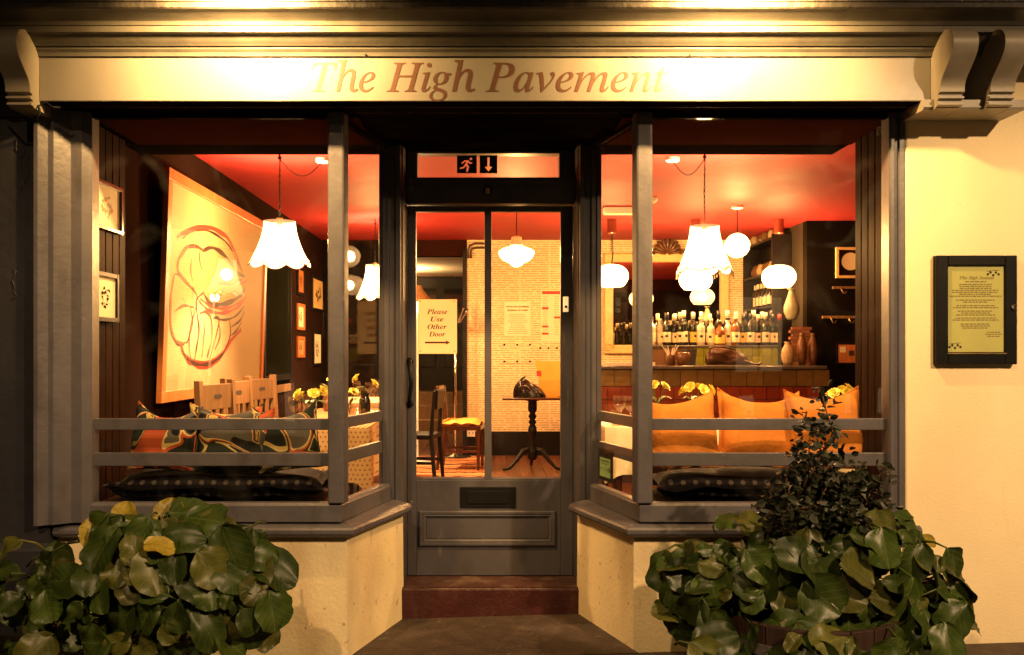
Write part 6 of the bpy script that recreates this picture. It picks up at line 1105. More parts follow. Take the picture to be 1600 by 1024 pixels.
# coat stand, floor lamp, back door
cx_ = PX(711, 5.9); cs_ = thing('coat_stand', 'chrome coat stand before the dark back doorway', 'coat stand', (cx_, 5.9, FL))
MB().tube([(0, 0, .04), (0, 0, 1.70)], .016, 10).build('pole', 'chrome', cs_, smooth=True); MB().lathe([(.18, 0), (.18, .02), (.05, .04), (.02, .06)], (0, 0, 0), 24).build('base', 'chrome', cs_, smooth=True, angle=40)
for k in range(5):
    a = R(72 * k + 20); d = Vector((math.cos(a), math.sin(a), 0)); MB().tube([Vector((0, 0, 1.48)), d * .06 + Vector((0, 0, 1.50)), d * .14 + Vector((0, 0, 1.62)), d * .15 + Vector((0, 0, 1.64))], [.01, .01, .009, .013], 6).build('hook', 'chrome', cs_, smooth=True)
fx = PX(652, 5.4); fl_ = thing('floor_lamp', 'white standard lamp with a wide tan shade left of the coat stand', 'floor lamp', (fx, 5.4, FL))
MB().tube([(0, 0, .03), (0, 0, 1.72)], .013, 10).build('pole', 'white', fl_); MB().lathe([(.15, 0), (.15, .02), (.02, .035)], (0, 0, 0), 24).build('base', 'white', fl_)
MB().lathe([(.04, 1.86), (.07, 1.80), (.13, 1.73), (.165, 1.68)], (0, 0, 0), 24, capped=False).build('lamp_shade', 'oak', fl_, smooth=True)
MB().lathe([(.0, 1.76), (.03, 1.74), (.035, 1.71), (.0, 1.68)], (0, 0, 0), 14).build('bulb_glass', 'globe', fl_, smooth=True); light('bulb', 'POINT', fl_, (0, 0, 1.66), 75, ROOMC, .04)
bd = thing('back_door', 'black panelled door with small panes beyond the back steps', 'door', (PX(688, 9.74), 9.74, .782))
MB().box(-.46, .46, -.03, 0, 0, 1.72).build('leaf', 'blackwood', bd, bevel=.003)
for a in (-1, 1):
    MB().box(a * .22 - .16, a * .22 + .16, -.036, -.0305, 1.08, 1.55).build('pane', 'bottle_dark', bd); MB().box(a * .22 - .15, a * .22 + .15, -.045, -.0305, .35, .85).build('raised_panel', 'blackwood', bd, bevel=.02)
MB().tube([(-.32, -.035, .86), (-.32, -.08, .86), (-.22, -.08, .86)], .011, 6).build('lever_handle', 'chrome', bd)
MB().box(-.56, .56, -.06, 0, 1.725, 1.76).build('lintel', 'oak', bd)
light_fit = thing('added_hall_lamp', 'unseen lamp added to brighten the back hall', 'wall lamp', (-1.3, 8.7, 2.22)); MB().lathe([(.05, -.08), (.07, 0), (.075, .06)], (0, 0, 0), 16, capped=False).build('lamp_cup', 'white', light_fit, smooth=True); light('bulb', 'POINT', light_fit, (0, 0, .03), 200, ROOMC, .03)  # added lamp kept out of view, brightens the back hall ceiling
# ------------------------------------------------------------ bar
by0 = 4.0; bx0, bx1 = PX(908, by0), PX(1290, by0); bz1 = PZ(572, by0)
bar = thing('bar_counter', 'tiled bar counter with a slate top across the back right', 'bar', ((bx0 + bx1) / 2, by0, FL))
ox = (bx0 + bx1) / 2; hw = (bx1 - bx0) / 2; H = bz1 - FL
MB().box(-hw, hw, .03, .52, 0, H - .032).build('carcass', 'grout', bar)
MB().box(-hw - .01, hw + .01, -.02, .54, H - .03, H).build('counter_top', 'slate', bar, bevel=.006)
tw = .118
gme = MB().box(0, tw * 1.25 - .006, 0, .02, 0, .142).mesh('tile', 'olive_tile'); n_ = int(2 * hw / (tw * 1.25))
def tilegrid(me, x0, x1, step, z0, dz, rows, y, parent):
    x = x0; k = 0
    while x < x1 - step * .5:
        for r_ in range(rows):
            o = bpy.data.objects.new('tile', me); COL.objects.link(o); o.parent = parent; o.location = (x + .003, y + random.uniform(0, .0015), z0 + r_ * dz)
        x += step
tilegrid(gme, -hw, hw, tw * 1.25, H - .18, .15, 1, .012, bar)
rme = MB().box(0, tw - .006, 0, .02, 0, tw - .006).mesh('tile', 'red_tile')
tilegrid(rme, -hw, hw, tw, H - .18 - tw * 4, tw, 4, .014, bar)
# raised bottle shelf behind the counter
sy0 = 4.56; sx0, sx1 = PX(1006, sy0), PX(1216, sy0); sz = PZ(540, sy0)
bs = thing('bottle_shelf', 'raised back shelf with green tiled riser behind the counter', 'shelf', (sx0, sy0, bz1))
MB().box(0, sx1 - sx0, .0, .34, 0, sz - bz1 - .02).build('shelf_body', 'oak', bs); MB().box(-.01, sx1 - sx0 + .01, -.025, .36, sz - bz1 - .0195, sz - bz1).build('shelf_board', 'slate', bs, bevel=.004)
gt = .092; g2 = MB().box(0, gt - .005, 0, .012, 0, .082).mesh('tile', 'green_tile'); tilegrid(g2, PX(1084, sy0) - sx0, sx1 - sx0 - .02, gt, .002, .086, 2, -.0125, bs)
# ---- bottles
def bottle_mesh(kind):
    pr = {'wine': [(.034, 0), (.037, .004), (.037, .185), (.032, .205), (.016, .225), (.0145, .235), (.0145, .295), (.0165, .297), (.0165, .305), (0, .305)],
          'spirit': [(.036, 0), (.040, .004), (.040, .165), (.036, .185), (.018, .20), (.0155, .21), (.0155, .25), (.018, .252), (.018, .265), (0, .265)],
          'squat': [(.044, 0), (.048, .005), (.048, .12), (.040, .15), (.018, .17), (.016, .20), (.02, .202), (.02, .225), (0, .225)]}[kind]
    return pr
BM = {}
def bottle(x, y, z, kind, gm, lm, cm, label, group, small=False, scl=1.0):
    t = thing('bottle', label, 'bottle', (x, y, z), random.uniform(-.5, .5), group); t.scale = (scl, scl, scl); pr = bottle_mesh(kind)
    def part(key, f):
        if key not in BM: BM[key] = f()
        o = bpy.data.objects.new(key[0], BM[key]); COL.objects.link(o); o.parent = t
    part(('body', kind, gm), lambda: MB().lathe(pr, (0, 0, 0), 14).mesh('body', gm, True))
    R_ = pr[1][0] + .0008
    if lm:
        def lab():
            m = MB(); h0, h1 = (.03, .125) if kind != 'squat' else (.02, .095); n = 8
            for i in range(n + 1):
                a = math.pi + math.pi * (.08 + .84 * i / n); m.v += [(math.cos(a) * R_, math.sin(a) * R_, h0), (math.cos(a) * R_, math.sin(a) * R_, h1)]
            m.f = [(2 * i, 2 * i + 2, 2 * i + 3, 2 * i + 1) for i in range(n)]; return m.mesh('label', lm, True)
        part(('label', kind, lm), lab)
        if not small:
            def lab2():
                m = MB(); r2 = R_ + .0004; n = 4
                for i in range(n + 1):
                    a = math.pi * 1.5 + .35 * (i / n - .5) * 2; m.v += [(math.cos(a) * r2, math.sin(a) * r2, .075), (math.cos(a) * r2, math.sin(a) * r2, .098)]
                m.f = [(2 * i, 2 * i + 2, 2 * i + 3, 2 * i + 1) for i in range(n)]; return m.mesh('label_print', 'print', True)
            part(('label_print', kind, 'p'), lab2)
    ht = pr[-1][1]; rn = pr[-2][0]
    part(('cap', kind, cm), lambda: MB().lathe([(rn + .001, ht - .06 if kind == 'wine' else ht - .022), (rn + .0012, ht + .0015), (0, ht + .002)], (0, 0, 0), 12).mesh('cap', cm, True))
row1 = [(1018, 'spirit', 'bottle_clear', 'label_cream', 'cap_black'), (1031, 'spirit', 'bottle_clear', 'label_cream', 'cap_cream'), (1042, 'wine', 'bottle_dark', 'label_cream', 'cap_black'), (1053, 'wine', 'bottle_dark', 'label_cream', 'cap_cream'), (1063, 'wine', 'bottle_dark', 'label_cream', 'cap_cream'),
        (1083, 'wine', 'bottle_dark', 'label_yellow', 'cap_cream'), (1095, 'spirit', 'bottle_clear', 'label_cream', 'cap_cream'), (1111, 'spirit', 'bottle_clear', 'label_cream', 'cap_cream'), (1125, 'squat', 'bottle_amber', 'label_yellow', 'cap_black'), (1138, 'spirit', 'bottle_clear', 'label_cream', 'cap_black'), (1149, 'spirit', 'bottle_amber', 'label_cream', 'cap_cream'),
        (1161, 'wine', 'bottle_dark', 'label_yellow', 'cap_black'), (1173, 'wine', 'bottle_dark', 'label_cream', 'cap_black'), (1184, 'wine', 'bottle_dark', 'label_cream', 'cap_cream'), (1196, 'wine', 'bottle_dark', 'label_cream', 'cap_cream'), (1207, 'wine', 'bottle_dark', 'label_cream', 'cap_black'), (1218, 'wine', 'bottle_dark', 'label_cream', 'cap_red')]
DESC = {'bottle_dark': 'dark', 'bottle_clear': 'clear', 'bottle_amber': 'amber', 'label_cream': 'cream', 'label_yellow': 'yellow', 'cap_black': 'black', 'cap_cream': 'pale', 'cap_red': 'red'}
for i, (p_, k, g_, l_, c_) in enumerate(row1):
    Yb = 4.62 + (i % 2) * .03
    bottle(PX(p_, Yb), Yb, sz, k, g_, l_, c_, "%s bottle, %s label, %s cap, %s from left in the bar's front row" % (DESC[g_], DESC[l_], DESC[c_], ordinal(i)), 'front row of bottles on the bar', scl=random.uniform(.95, 1.04))
for i in range(15):
    p_ = 1014 + i * 13.6; Yb = 4.76; c_ = ['cap_cream', 'cap_cream', 'cap_black'][i % 3]
    bottle(PX(p_, Yb), Yb, sz, 'wine', 'bottle_dark', 'label_cream', c_, "dark wine bottle, %s cap, %s from left in the bar's back row" % (DESC[c_], ordinal(i)), 'back row of bottles on the bar', scl=random.uniform(1.0, 1.12))
# things standing on the counter
hz_ = bz1 + .001
bg_ = thing('leather_handbag', 'slumped dark brown leather handbag on the bar against green tiles', 'bag', (PX(1136, 4.25), 4.25, hz_))
m = MB(); n = 14
for i in range(n + 1):
    q = i / n; x_ = -.18 + .36 * q; hgt = .185 * (1 - .30 * q - .25 * max(0, q - .72) * 3) * min(1, .75 + q * 4); wd = .06 + .01 * math.sin(q * 9)
    for k in range(10):
        a = math.pi * 2 * k / 10; zz = (math.sin(a) * .5 + .5); m.v.append((x_ + .04 * (1 - zz) * (q - .5) + .012 * math.sin(7 * q + k), math.cos(a) * wd * (1.15 - .75 * zz) + .01 * math.sin(11 * q + k * 1.7), zz * hgt * (1 + .05 * math.sin(13 * q + 2 * k))))
for i in range(n):
    for k in range(10): j = (k + 1) % 10; m.f.append((i * 10 + k, i * 10 + j, (i + 1) * 10 + j, (i + 1) * 10 + k))
m.f += [tuple(range(10)), tuple(range(n * 10, n * 10 + 10))]; m.build('bag_body', 'leather', bg_, smooth=True)
MB().tube([(.14, -.05, .05), (.22, -.06, .012), (.28, -.05, .01), (.30, -.03, .03)], .011, 6).tube([(-.17, -.05, .15), (-.15, -.075, .17), (-.05, -.08, .17), (.06, -.075, .14)], .007, 6).build('strap', 'leather', bg_, smooth=True)
def pot(name, label, px, Y, z, prof, m, cat='vase', seg=22): return tag(MB().lathe(prof, (0, 0, 0), seg).build(name, m, None, smooth=True, loc=(PX(px, Y), Y, z)), label, cat)
sc_ = lambda pr, s: [(r * s, z * s) for r, z in pr]
vp = [(.042, 0), (.062, .05), (.070, .11), (.062, .17), (.035, .215), (.030, .235), (.042, .25), (.036, .25), (.026, .23), (0, .2)]
pot('vase', 'pale speckled vase at the right end of the bar', 1231, 4.2, hz_, sc_(vp, .86), 'cork')
pot('vase', 'tall brown patterned vase in the middle of three at the bar end', 1253, 4.22, hz_, [(r * .66, z * 1.18) for r, z in vp], 'brownpot'); pot('vase', 'tall brown patterned vase rightmost at the bar end', 1270, 4.24, hz_, [(r * .62, z * 1.18) for r, z in vp], 'brownpot')
bp = thing('brick_pillar', 'small pillar of stacked bricks behind the vases at the bar end', 'brick stack', (PX(1250, 4.42), 4.42, hz_)); bme = MB().box(-.045, .045, -.03, .03, 0, .026).mesh('brick', 'brick')
for r_ in range(12):
    for c_ in (-1, 1):
        o = bpy.data.objects.new('brick', bme); COL.objects.link(o); o.parent = bp; o.location = (c_ * .046 + (.012 if r_ % 2 else -.008), random.uniform(-.006, .006), r_ * .030); o.rotation_euler = (0, 0, random.uniform(-.08, .08))
dv = tag(MB().lathe([(.03, 0), (.05, .02), (.072, .08), (.07, .13), (.04, .21), (.022, .27), (.022, .285), (.04, .292), (.04, .296), (0, .29)], (0, 0, 0), 22).build('vase', 'greenpot', None, smooth=True, loc=(PX(1234, 4.55), 4.5, PZ(497, 4.5) - .02)), 'pale green drop shaped vase on a black post at the bar end', 'vase')
tag(MB().box(-.05, .05, -.05, .05, 0, PZ(497, 4.5) - .021 - hz_).build('black_post', 'blackwood', None, loc=(PX(1226, 4.5), 4.5, hz_)), 'black square post carrying the green drop shaped vase', 'post')
jar = thing('straw_jar', 'jar bristling with pale sticks left of the green tiles on the bar', 'jar', (PX(1048, 4.2), 4.2, hz_)); MB().lathe([(.04, 0), (.045, .09), (.04, .10)], (0, 0, 0), 16).build('jar_body', 'brownpot', jar, smooth=True)
for k in range(11): a = k * 2.4; MB().tube([(0, 0, .05), (.09 * math.cos(a) * (.4 + .06 * k), .05 * math.sin(a), .15 + .004 * k)], .0028, 4).build('stick', 'napkin', jar)
pot('crock', 'short brown crock beside the stick jar on the bar', 1068, 4.18, hz_, [(.05, 0), (.065, .06), (.06, .11), (.05, .12), (0, .11)], 'brownpot', 'crock')
pot('metal_bucket', 'dull metal bucket left of the green tiles on the bar', 1078, 4.32, hz_, [(.05, 0), (.066, .15), (.07, .152), (.06, .152), (.045, .01)], 'hoop', 'bucket')
for k, (p_, w2) in enumerate(((968, .12), (1004, .10))):
    m = MB()
    for j in range(5): m.box(-w2 + random.uniform(-.006, .006), w2, -.08, .08 + random.uniform(-.006, .006), j * .006, j * .006 + .005)
    tag(m.build('paper_stack', 'napkin', None, loc=(PX(p_, 4.2), 4.2, hz_)), ('left' if k == 0 else 'right') + ' low stack of papers on the bar below the mirror', 'papers')
# mirror
mi = thing('gilt_mirror', 'large gilt framed mirror with a carved shell behind the bar', 'mirror', (PX(1042, 6.15), 6.19, PZ(553, 6.15)))
mw = (PX(1140, 6.15) - PX(945, 6.15)) / 2; mh = PZ(396, 6.15) - PZ(553, 6.15); fw_ = .10
for nm, a in (('frame_rail', (-mw, mw, 0, fw_)), ('frame_rail', (-mw, mw, mh - fw_, mh)), ('frame_rail', (-mw, -mw + fw_, fw_, mh - fw_)), ('frame_rail', (mw - fw_, mw, fw_, mh - fw_))): MB().box(a[0], a[1], -.05, 0, a[2], a[3]).build(nm, 'gilt', mi, bevel=.014, seg=3)
MB().box(-mw + fw_, mw - fw_, -.016, -.003, fw_, mh - fw_).build('mirror_plate', 'mirror', mi)
shl = MB()
for k in range(9):
    a = R(18 + 18 * k); d = Vector((math.cos(a), 0, math.sin(a))); L_ = .20 * (1 - .25 * abs(k - 4) / 4)
    shl.tube([Vector((0, -.05, mh - .02)) + d * .02, Vector((0, -.085, mh - .02)) + d * L_ * .5, Vector((0, -.08, mh - .02)) + d * L_, Vector((0, -.05, mh - .02)) + d * (L_ + .012)], [.008, .016, .024, .008], 6)
for s in (-1, 1):
    for ph in range(3):
        shl.tube([Vector((s * (.05 + .1 * ph), -.06, mh - .01)), Vector((s * (.12 + .08 * ph), -.075, mh + .05 - .02 * ph)), Vector((s * (.17 + .07 * ph), -.07, mh + .02 - .015 * ph)), Vector((s * (.14 + .07 * ph), -.06, mh - .015))], [.012, .016, .014, .008], 6)
shl.build('carved_shell', 'brownpot', mi, smooth=True)
for s in (-1, 1):
    m = MB(); c_ = Vector((s * (mw - .05), -.06, .05)); m.tube([c_ + Vector((math.cos(a) * (.05 - .005 * a), 0, math.sin(a) * (.05 - .005 * a) + .02)) for a in [i * .5 for i in range(14)]], .012, 6); m.build('corner_scroll', 'gilt', mi, smooth=True)
# tall shelves on the bar side wall
su = thing('bottle_shelves', 'tall black shelving full of bottles on the bar side wall', 'shelving', (2.85, 5.12, FL)); SD = .195
MB().box(0, SD, 0, .03, 0, 2.36).build('end_panel', 'blackwood', su); MB().box(0, SD, 1.045, 1.075, 0, 2.36).build('end_panel', 'blackwood', su); MB().box(SD - .012, SD, .03, 1.045, 0, 2.36).build('back_panel', 'blackwood', su)
lev = [1.05, 1.33, 1.64, 1.98, 2.33]
for z_ in lev: MB().box(0, SD - .0125, .0305, 1.0445, z_ - .02, z_).build('shelf', 'blackwood', su)
for li, (z_, what, n_) in enumerate(((1.05, 'b', 9), (1.33, 'g', 9), (1.64, 'b', 10), (1.98, 'j', 7), (2.33, 'j', 5))):
    for k in range(n_):
        yy_ = 5.22 + k * .9 / n_; X_ = 2.85 + .075 + random.uniform(-.015, .02); z0_ = FL + z_ + .001
        lv_ = ('lowest', 'second', 'third', 'fourth', 'top')[li]
        if what == 'b': bottle(X_, yy_, z0_, 'wine', 'bottle_dark', 'label_cream', 'cap_cream', '%s bottle from the near end, %s board of the tall black shelves' % (ordinal(k), lv_), 'bottles on the %s board of the tall shelves' % lv_, True, .85)
        elif what == 'g': put(tb, 'tumbler', X_, yy_, z0_, '%s glass from the near end, second board of the tall black shelves' % ordinal(k), 'glass', 'glasses on the second board of the tall shelves')
        else: tag(MB().lathe([(.03, 0), (.05, .03), (.052, .07), (.03, .11), (.034, .125), (0, .12)], (0, 0, 0), 12).build('round_jar', ['brownpot', 'cork', 'fringe'][k % 3], None, smooth=True, loc=(X_, yy_, z0_)), '%s round jar from the near end, %s board of the tall black shelves' % (ordinal(k), lv_), 'jar', 'jars on the %s board of the tall shelves' % lv_)
# alcove: frame, coat rails, little picture
ay = 4.688
def alc(a, b, c, d, y0, y1, mb=None): return (mb or MB()).box(PX(a, ay), PX(b, ay), y0, y1, PZ(d, ay), PZ(c, ay))
t = thing('globe_reflection_picture', 'square framed picture on the black alcove wall by the right reveal', 'picture', (0, 0, 0))
fr = MB(); alc(1305, 1343, 387, 391, ay - .03, ay, fr); alc(1305, 1343, 431, 435, ay - .03, ay, fr); alc(1305, 1309, 391.1, 430.9, ay - .03, ay, fr); alc(1339, 1343, 391.1, 430.9, ay - .03, ay, fr); fr.build('frame', 'gilt', t); alc(1309, 1339, 391, 431, ay - .012, ay - .001).build('picture_sheet', 'brownwall', t)
MB().lathe([(.0, .0), (.085, .0), (.085, .004), (0, .004)], (PX(1328, ay), ay - .012, PZ(409, ay)), 24, (0, -1, 0)).build('painted_globe_reflection', 'paper', t)  # reflection of the globe lamp, painted as a pale disc
for k, (a, c) in enumerate(((1300, 448), (1284, 494))):
    t = thing('coat_rail', ('upper' if k == 0 else 'lower') + ' wooden coat hook rail on the black alcove wall', 'coat rail', (0, 0, 0)); alc(a, 1350, c, c + 4, ay - .022, ay).build('rail', 'oak', t, bevel=.003)
    for j in range(2):
        hx_ = PX(a + 12 + j * 28, ay); z_ = PZ(c + 4, ay); MB().tube([(hx_, ay - .02, z_ + .01), (hx_, ay - .05, z_ - .01), (hx_ + .01, ay - .06, z_ - .04), (hx_ + .03, ay - .06, z_ - .045), (hx_ + .045, ay - .06, z_ - .02)], .006, 6).build('hook', 'brass', t, smooth=True)
t = thing('small_wall_picture', 'small reddish picture low on the black alcove wall', 'picture', (0, 0, 0)); alc(1306, 1340, 535, 571, ay - .02, ay).build('frame', 'blackwood', t, bevel=.003); alc(1309, 1338, 539, 567, ay - .022, ay - .0205).build('picture_sheet', 'pine', t); alc(1311, 1320, 542, 551, ay - .0235, ay - .0222).build('printed_figure', 'paper', t); alc(1325, 1333, 548, 556, ay - .0235, ay - .0222).build('printed_figure', 'print', t)
tag(MB().tube([(PX(1302, 1.6), 1.6, TZ), (PX(1303, 1.6), 1.6, TZ + .10), (PX(1310, 1.6), 1.6, TZ + .17), (PX(1322, 1.6), 1.6, TZ + .18), (PX(1330, 1.6), 1.6, TZ + .12), (PX(1332, 1.6), 1.6, TZ)], .014, 8).build('basket_handle', 'mahog', None, smooth=True), 'curved dark basket handle behind the orange roses', 'basket')

# ------------------------------------------------------------ planters and plants outside
def leaf_mesh(L, W, droop, cup, seed, m, pet=.09):
    r_ = random.Random(seed); mb = MB(); nu, nv = 10, 8; ph = r_.uniform(0, 6)
    for i in range(nu + 1):
        t = i / nu; hw = W / 2 * max(.0, 1 - abs(2 * t - 1.06) ** 2.3 / 1.06 ** 2.3) ** .5 if 0 < t < 1 else (.006 if t == 0 else W * .16)
        for j in range(nv + 1):
            s = 2 * j / nv - 1; edge = 1 + (.028 * math.sin(9 * t * 2.1 + ph + s * 2) + .018 * math.sin(23 * t + 2 * ph + s)) * abs(s)
            x = L * t + (.02 * L * (1 - s * s) if t == 1 else 0); y = s * hw * edge
            z = -droop * L * t ** 2 + cup * (s * s) * hw * 1.1 + .010 * math.sin(6 * t + ph) * s + .006 * math.sin(t * 11 + ph) * abs(s) + .004 * math.sin(s * 7 + ph)
            mb.v.append((x, y, z))
    for i in range(nu):
        for j in range(nv): a = i * (nv + 1) + j; mb.f.append((a, a + 1, a + nv + 2, a + nv + 1))
    mb.tube([(-pet * .35, 0, -.12), (-pet * .30, 0, -.05), (0, 0, -.002), (L * .4, 0, -droop * L * .16 - .003)], [.006, .005, .0045, .002], 5)
    return mb.mesh('leaf', m, True)
LV = {}
for m_ in ('leaf', 'leafdull', 'leafyellow'):
    LV[m_] = [leaf_mesh(L, W, d, c, s + hash(m_) % 1, m_) for s, (L, W, d, c) in enumerate(((.165, .160, .18, .18), (.18, .168, .28, .12), (.15, .150, .10, .24), (.17, .145, .40, .20), (.155, .155, .05, -.12), (.13, .118, .22, .30)))]
def bergenia(name, label, cx, cy, cz, rx, ry, rz, n, seed, bounds, yellows, plant=None):
    """a clump: a shaded inner layer of smaller leaves, then large leaves turned to the light on the outside"""
    r_ = random.Random(seed); t = plant or thing(name, label, 'plant', (cx, cy, 0)); made = 0; inner = int(n * .55); pts = []; tries = 0
    while made < n and tries < 6000:
        tries += 1; outer = made >= inner
        a = r_.uniform(-math.pi * 1.02, math.pi * .02); el = math.asin(r_.uniform(-.62, .98)); rad = r_.uniform(.85, 1.02) if outer else r_.uniform(.35, .75)
        d = Vector((math.cos(a) * math.cos(el), math.sin(a) * math.cos(el), math.sin(el))); p = Vector((cx + d.x * rx * rad, cy + d.y * ry * rad, cz + d.z * rz * rad))
        if p.z < .1 or p.y > -.16: continue
        if bounds and not bounds(p): continue
        if outer and any((p - q).length < .060 for q in pts): continue
        if outer: pts.append(p)
        nrm = (d * .55 + Vector((r_.uniform(-.65, .65), r_.uniform(-1.1, -.1), r_.uniform(-.15, .95)))).normalized()
        ax = Vector((d.x * .8 + r_.uniform(-1, 1), d.y + r_.uniform(-.6, .3), r_.uniform(-.9, .8))); ax = (ax - nrm * ax.dot(nrm)).normalized(); sd = nrm.cross(ax)
        m_ = 'leaf' if r_.random() < .78 else 'leafdull'
        s = (r_.uniform(.72, 1.12) if r_.random() < .75 else r_.uniform(.4, .65)) if outer else r_.uniform(.55, .85); c_ = p - ax * .085 * s
        mx = Matrix((ax * s, sd * s * r_.uniform(.85, 1.1), nrm * s)).transposed().to_4x4(); mx.translation = c_ - t.location
        place(None, 'leaf', r_.choice(LV[m_]), t, mx); made += 1
    for p, ax, nrm, s, v in yellows:
        p = Vector(p); ax = Vector(ax).normalized(); nrm = Vector(nrm); nrm = (nrm - ax * nrm.dot(ax)).normalized(); sd = nrm.cross(ax)
        mx = Matrix((ax * s, sd * s, nrm * s)).transposed().to_4x4(); mx.translation = p - t.location
        o = place(None, 'leaf', LV['leafyellow'][v], t, mx); o['label'] = 'yellowed leaf'
    return t
YL = -.50
def yl(px, py, ax, nrm, s, v, Y=YL): return (P(px, py, Y), ax, nrm, s, v)
def lb(p):
    px = 766 + p.x * F / (p.y + CD); py = 551 - (p.z - CH) * F / (p.y + CD)
    return (px > 130 or 885 < py < 955) and px < 432 and not (px > 385 and py < 850)
bl = bergenia('bergenia_plant', 'big leaved bergenia with yellowing leaves in the left planter', PX(255, YL), YL, .42, .52, .28, .33, 175, 5, lb,
    [yl(166, 868, (-.35, -.1, 1), (.5, -1, .2), 0.9, 3, -.60), yl(262, 832, (.05, .1, 1), (0, -1, .25), .8, 0, -.52), yl(192, 826, (.1, .1, 1), (0, -1, .5), .7, 2, -.50), yl(225, 852, (1, -.1, .1), (0, -.6, 1), 0.62, 3, -.72)])
bergenia('bergenia_plant', '', PX(40, YL), YL, .34, .42, .26, .24, 40, 6, lambda p: 766 + p.x * F / (p.y + CD) < 200, [], bl)
# a leggy companion at the frame's left edge is the same clump; its tub
tl = thing('wooden_trough', 'dark reddish wooden trough under the left bergenia', 'planter', (PX(140, YL), YL - .02, gz(-1.5)))
for k in range(9): MB().box(-.62 + k * .116, -.62 + k * .116 + .112, -.24, -.205, 0, .235 + .004 * (k % 3)).build('plank', 'terracotta', tl, bevel=.003)
MB().box(-.622, .42, -.204, .22, .0, .215).build('trough_body', 'terracotta', tl); MB().box(-.60, .40, -.19, .20, .2155, .225).build('soil', 'soil', tl)
YR = -.52; cxr = PX(1268, YR)
def rb(p):
    px = 766 + p.x * F / (p.y + CD); py = 551 - (p.z - CH) * F / (p.y + CD)
    return px > 1035 and px < 1505 and py > 790 and not (py < 850 and 1180 < px < 1330) and not (px > 1440 and py < 870)
bl2 = bergenia('bergenia_plant', 'big leaved green bergenia round a dark shrub in the right half barrel', cxr, YR, .42, .60, .30, .34, 185, 9, rb, [yl(1300, 800, (.1, .1, 1), (.2, -1, .3), .6, 0, -.45), yl(1425, 850, (1, -.1, .3), (.2, -.6, 1), .6, 4, -.3)])
bergenia('bergenia_plant', '', PX(1400, -.6), -.60, .27, .34, .22, .20, 46, 12, lambda p: 1262 < 766 + p.x * F / (p.y + CD) < 1510, [], bl2)
bergenia('bergenia_plant', '', PX(1095, -.5), -.50, .38, .16, .18, .22, 14, 13, lambda p: 1040 < 766 + p.x * F / (p.y + CD) < 1150, [], bl2)
bergenia('bergenia_plant', '', PX(1120, -.84), -.84, .20, .20, .10, .14, 14, 15, lambda p: 1060 < 766 + p.x * F / (p.y + CD) < 1165, [], bl2)
bergenia('bergenia_plant', '', PX(1300, -.86), -.86, .22, .26, .10, .16, 26, 16, lambda p: 1215 < 766 + p.x * F / (p.y + CD) < 1440, [], bl2)
# low hanging leaves at the front of the barrel are sparse so that the staves show
hb_ = thing('half_barrel', 'wooden half barrel planter with a rusty hoop under the right plants', 'barrel', (PX(1255, YR), YR, gz(1.25)))
def stave(k, n):
    m = MB(); a0, a1 = 2 * math.pi * k / n + .006, 2 * math.pi * (k + 1) / n - .006
    for z_, r_ in ((0, .30), (.11, .335), (.22, .352), (.325, .355)):
        for rr in (r_, r_ - .025):
            for a in (a0, a1): m.v.append((math.cos(a) * rr, math.sin(a) * rr, z_))
    for l in range(3):
        b = l * 4
        for q in ((0, 1, 5, 4), (2, 6, 7, 3), (0, 4, 6, 2), (1, 3, 7, 5)): m.f.append(tuple(b + i for i in q))
    m.f += [(0, 2, 3, 1), (12, 13, 15, 14)]; return m
for k in range(22): stave(k, 22).build('stave', 'barrel', hb_, bevel=.003)
for z_, r_ in ((.09, .331), (.235, .356)): MB().lathe([(r_, z_ - .02), (r_ + .005, z_ - .02), (r_ + .006, z_ + .02), (r_ + .001, z_ + .02)], (0, 0, 0), 44, capped=False).build('hoop', 'hoop', hb_, smooth=True, angle=40)
MB().lathe([(.0, .285), (.327, .285), (.327, .295), (0, .30)], (0, 0, 0), 30).build('soil', 'soil', hb_)
# the shrub: branching stems and many small leaves
sh_ = thing('small_shrub', 'spindly dark shrub rising out of the right bergenia', 'shrub', (PX(1250, -.46), -.46, .33)); r_ = random.Random(4); st_ = MB(); lfm = MB(); tips = []
def branch(p, d, l, r, lev):
    pts = [p]; q = p
    for i in range(4): d = (d + Vector((r_.uniform(-.25, .25), r_.uniform(-.25, .25), r_.uniform(-.05, .18)))).normalized(); q = q + d * l / 4; pts.append(q)
    st_.tube(pts, [r * (1 - .12 * i) for i in range(5)], 5)
    if lev > 0:
        for i in range(3 if lev > 1 else 4): branch(pts[1 + i % 4], (d + Vector((r_.uniform(-.9, .9), r_.uniform(-.7, .5), r_.uniform(-.2, .5)))).normalized(), l * r_.uniform(.45, .65), r * .6, lev - 1)
    tips.extend(pts[1:] if lev < 2 else pts[3:])
for dx_, l in ((-.06, .52), (.10, .34), (.36, .36), (.62, .38), (-.34, .30), (.9, .36), (-.12, .38), (.22, .32), (.48, .30)): branch(Vector((r_.uniform(-.03, .06), r_.uniform(-.03, .03), .05)), Vector((dx_, r_.uniform(-.1, .05), 1)).normalized(), l, .009, 2)
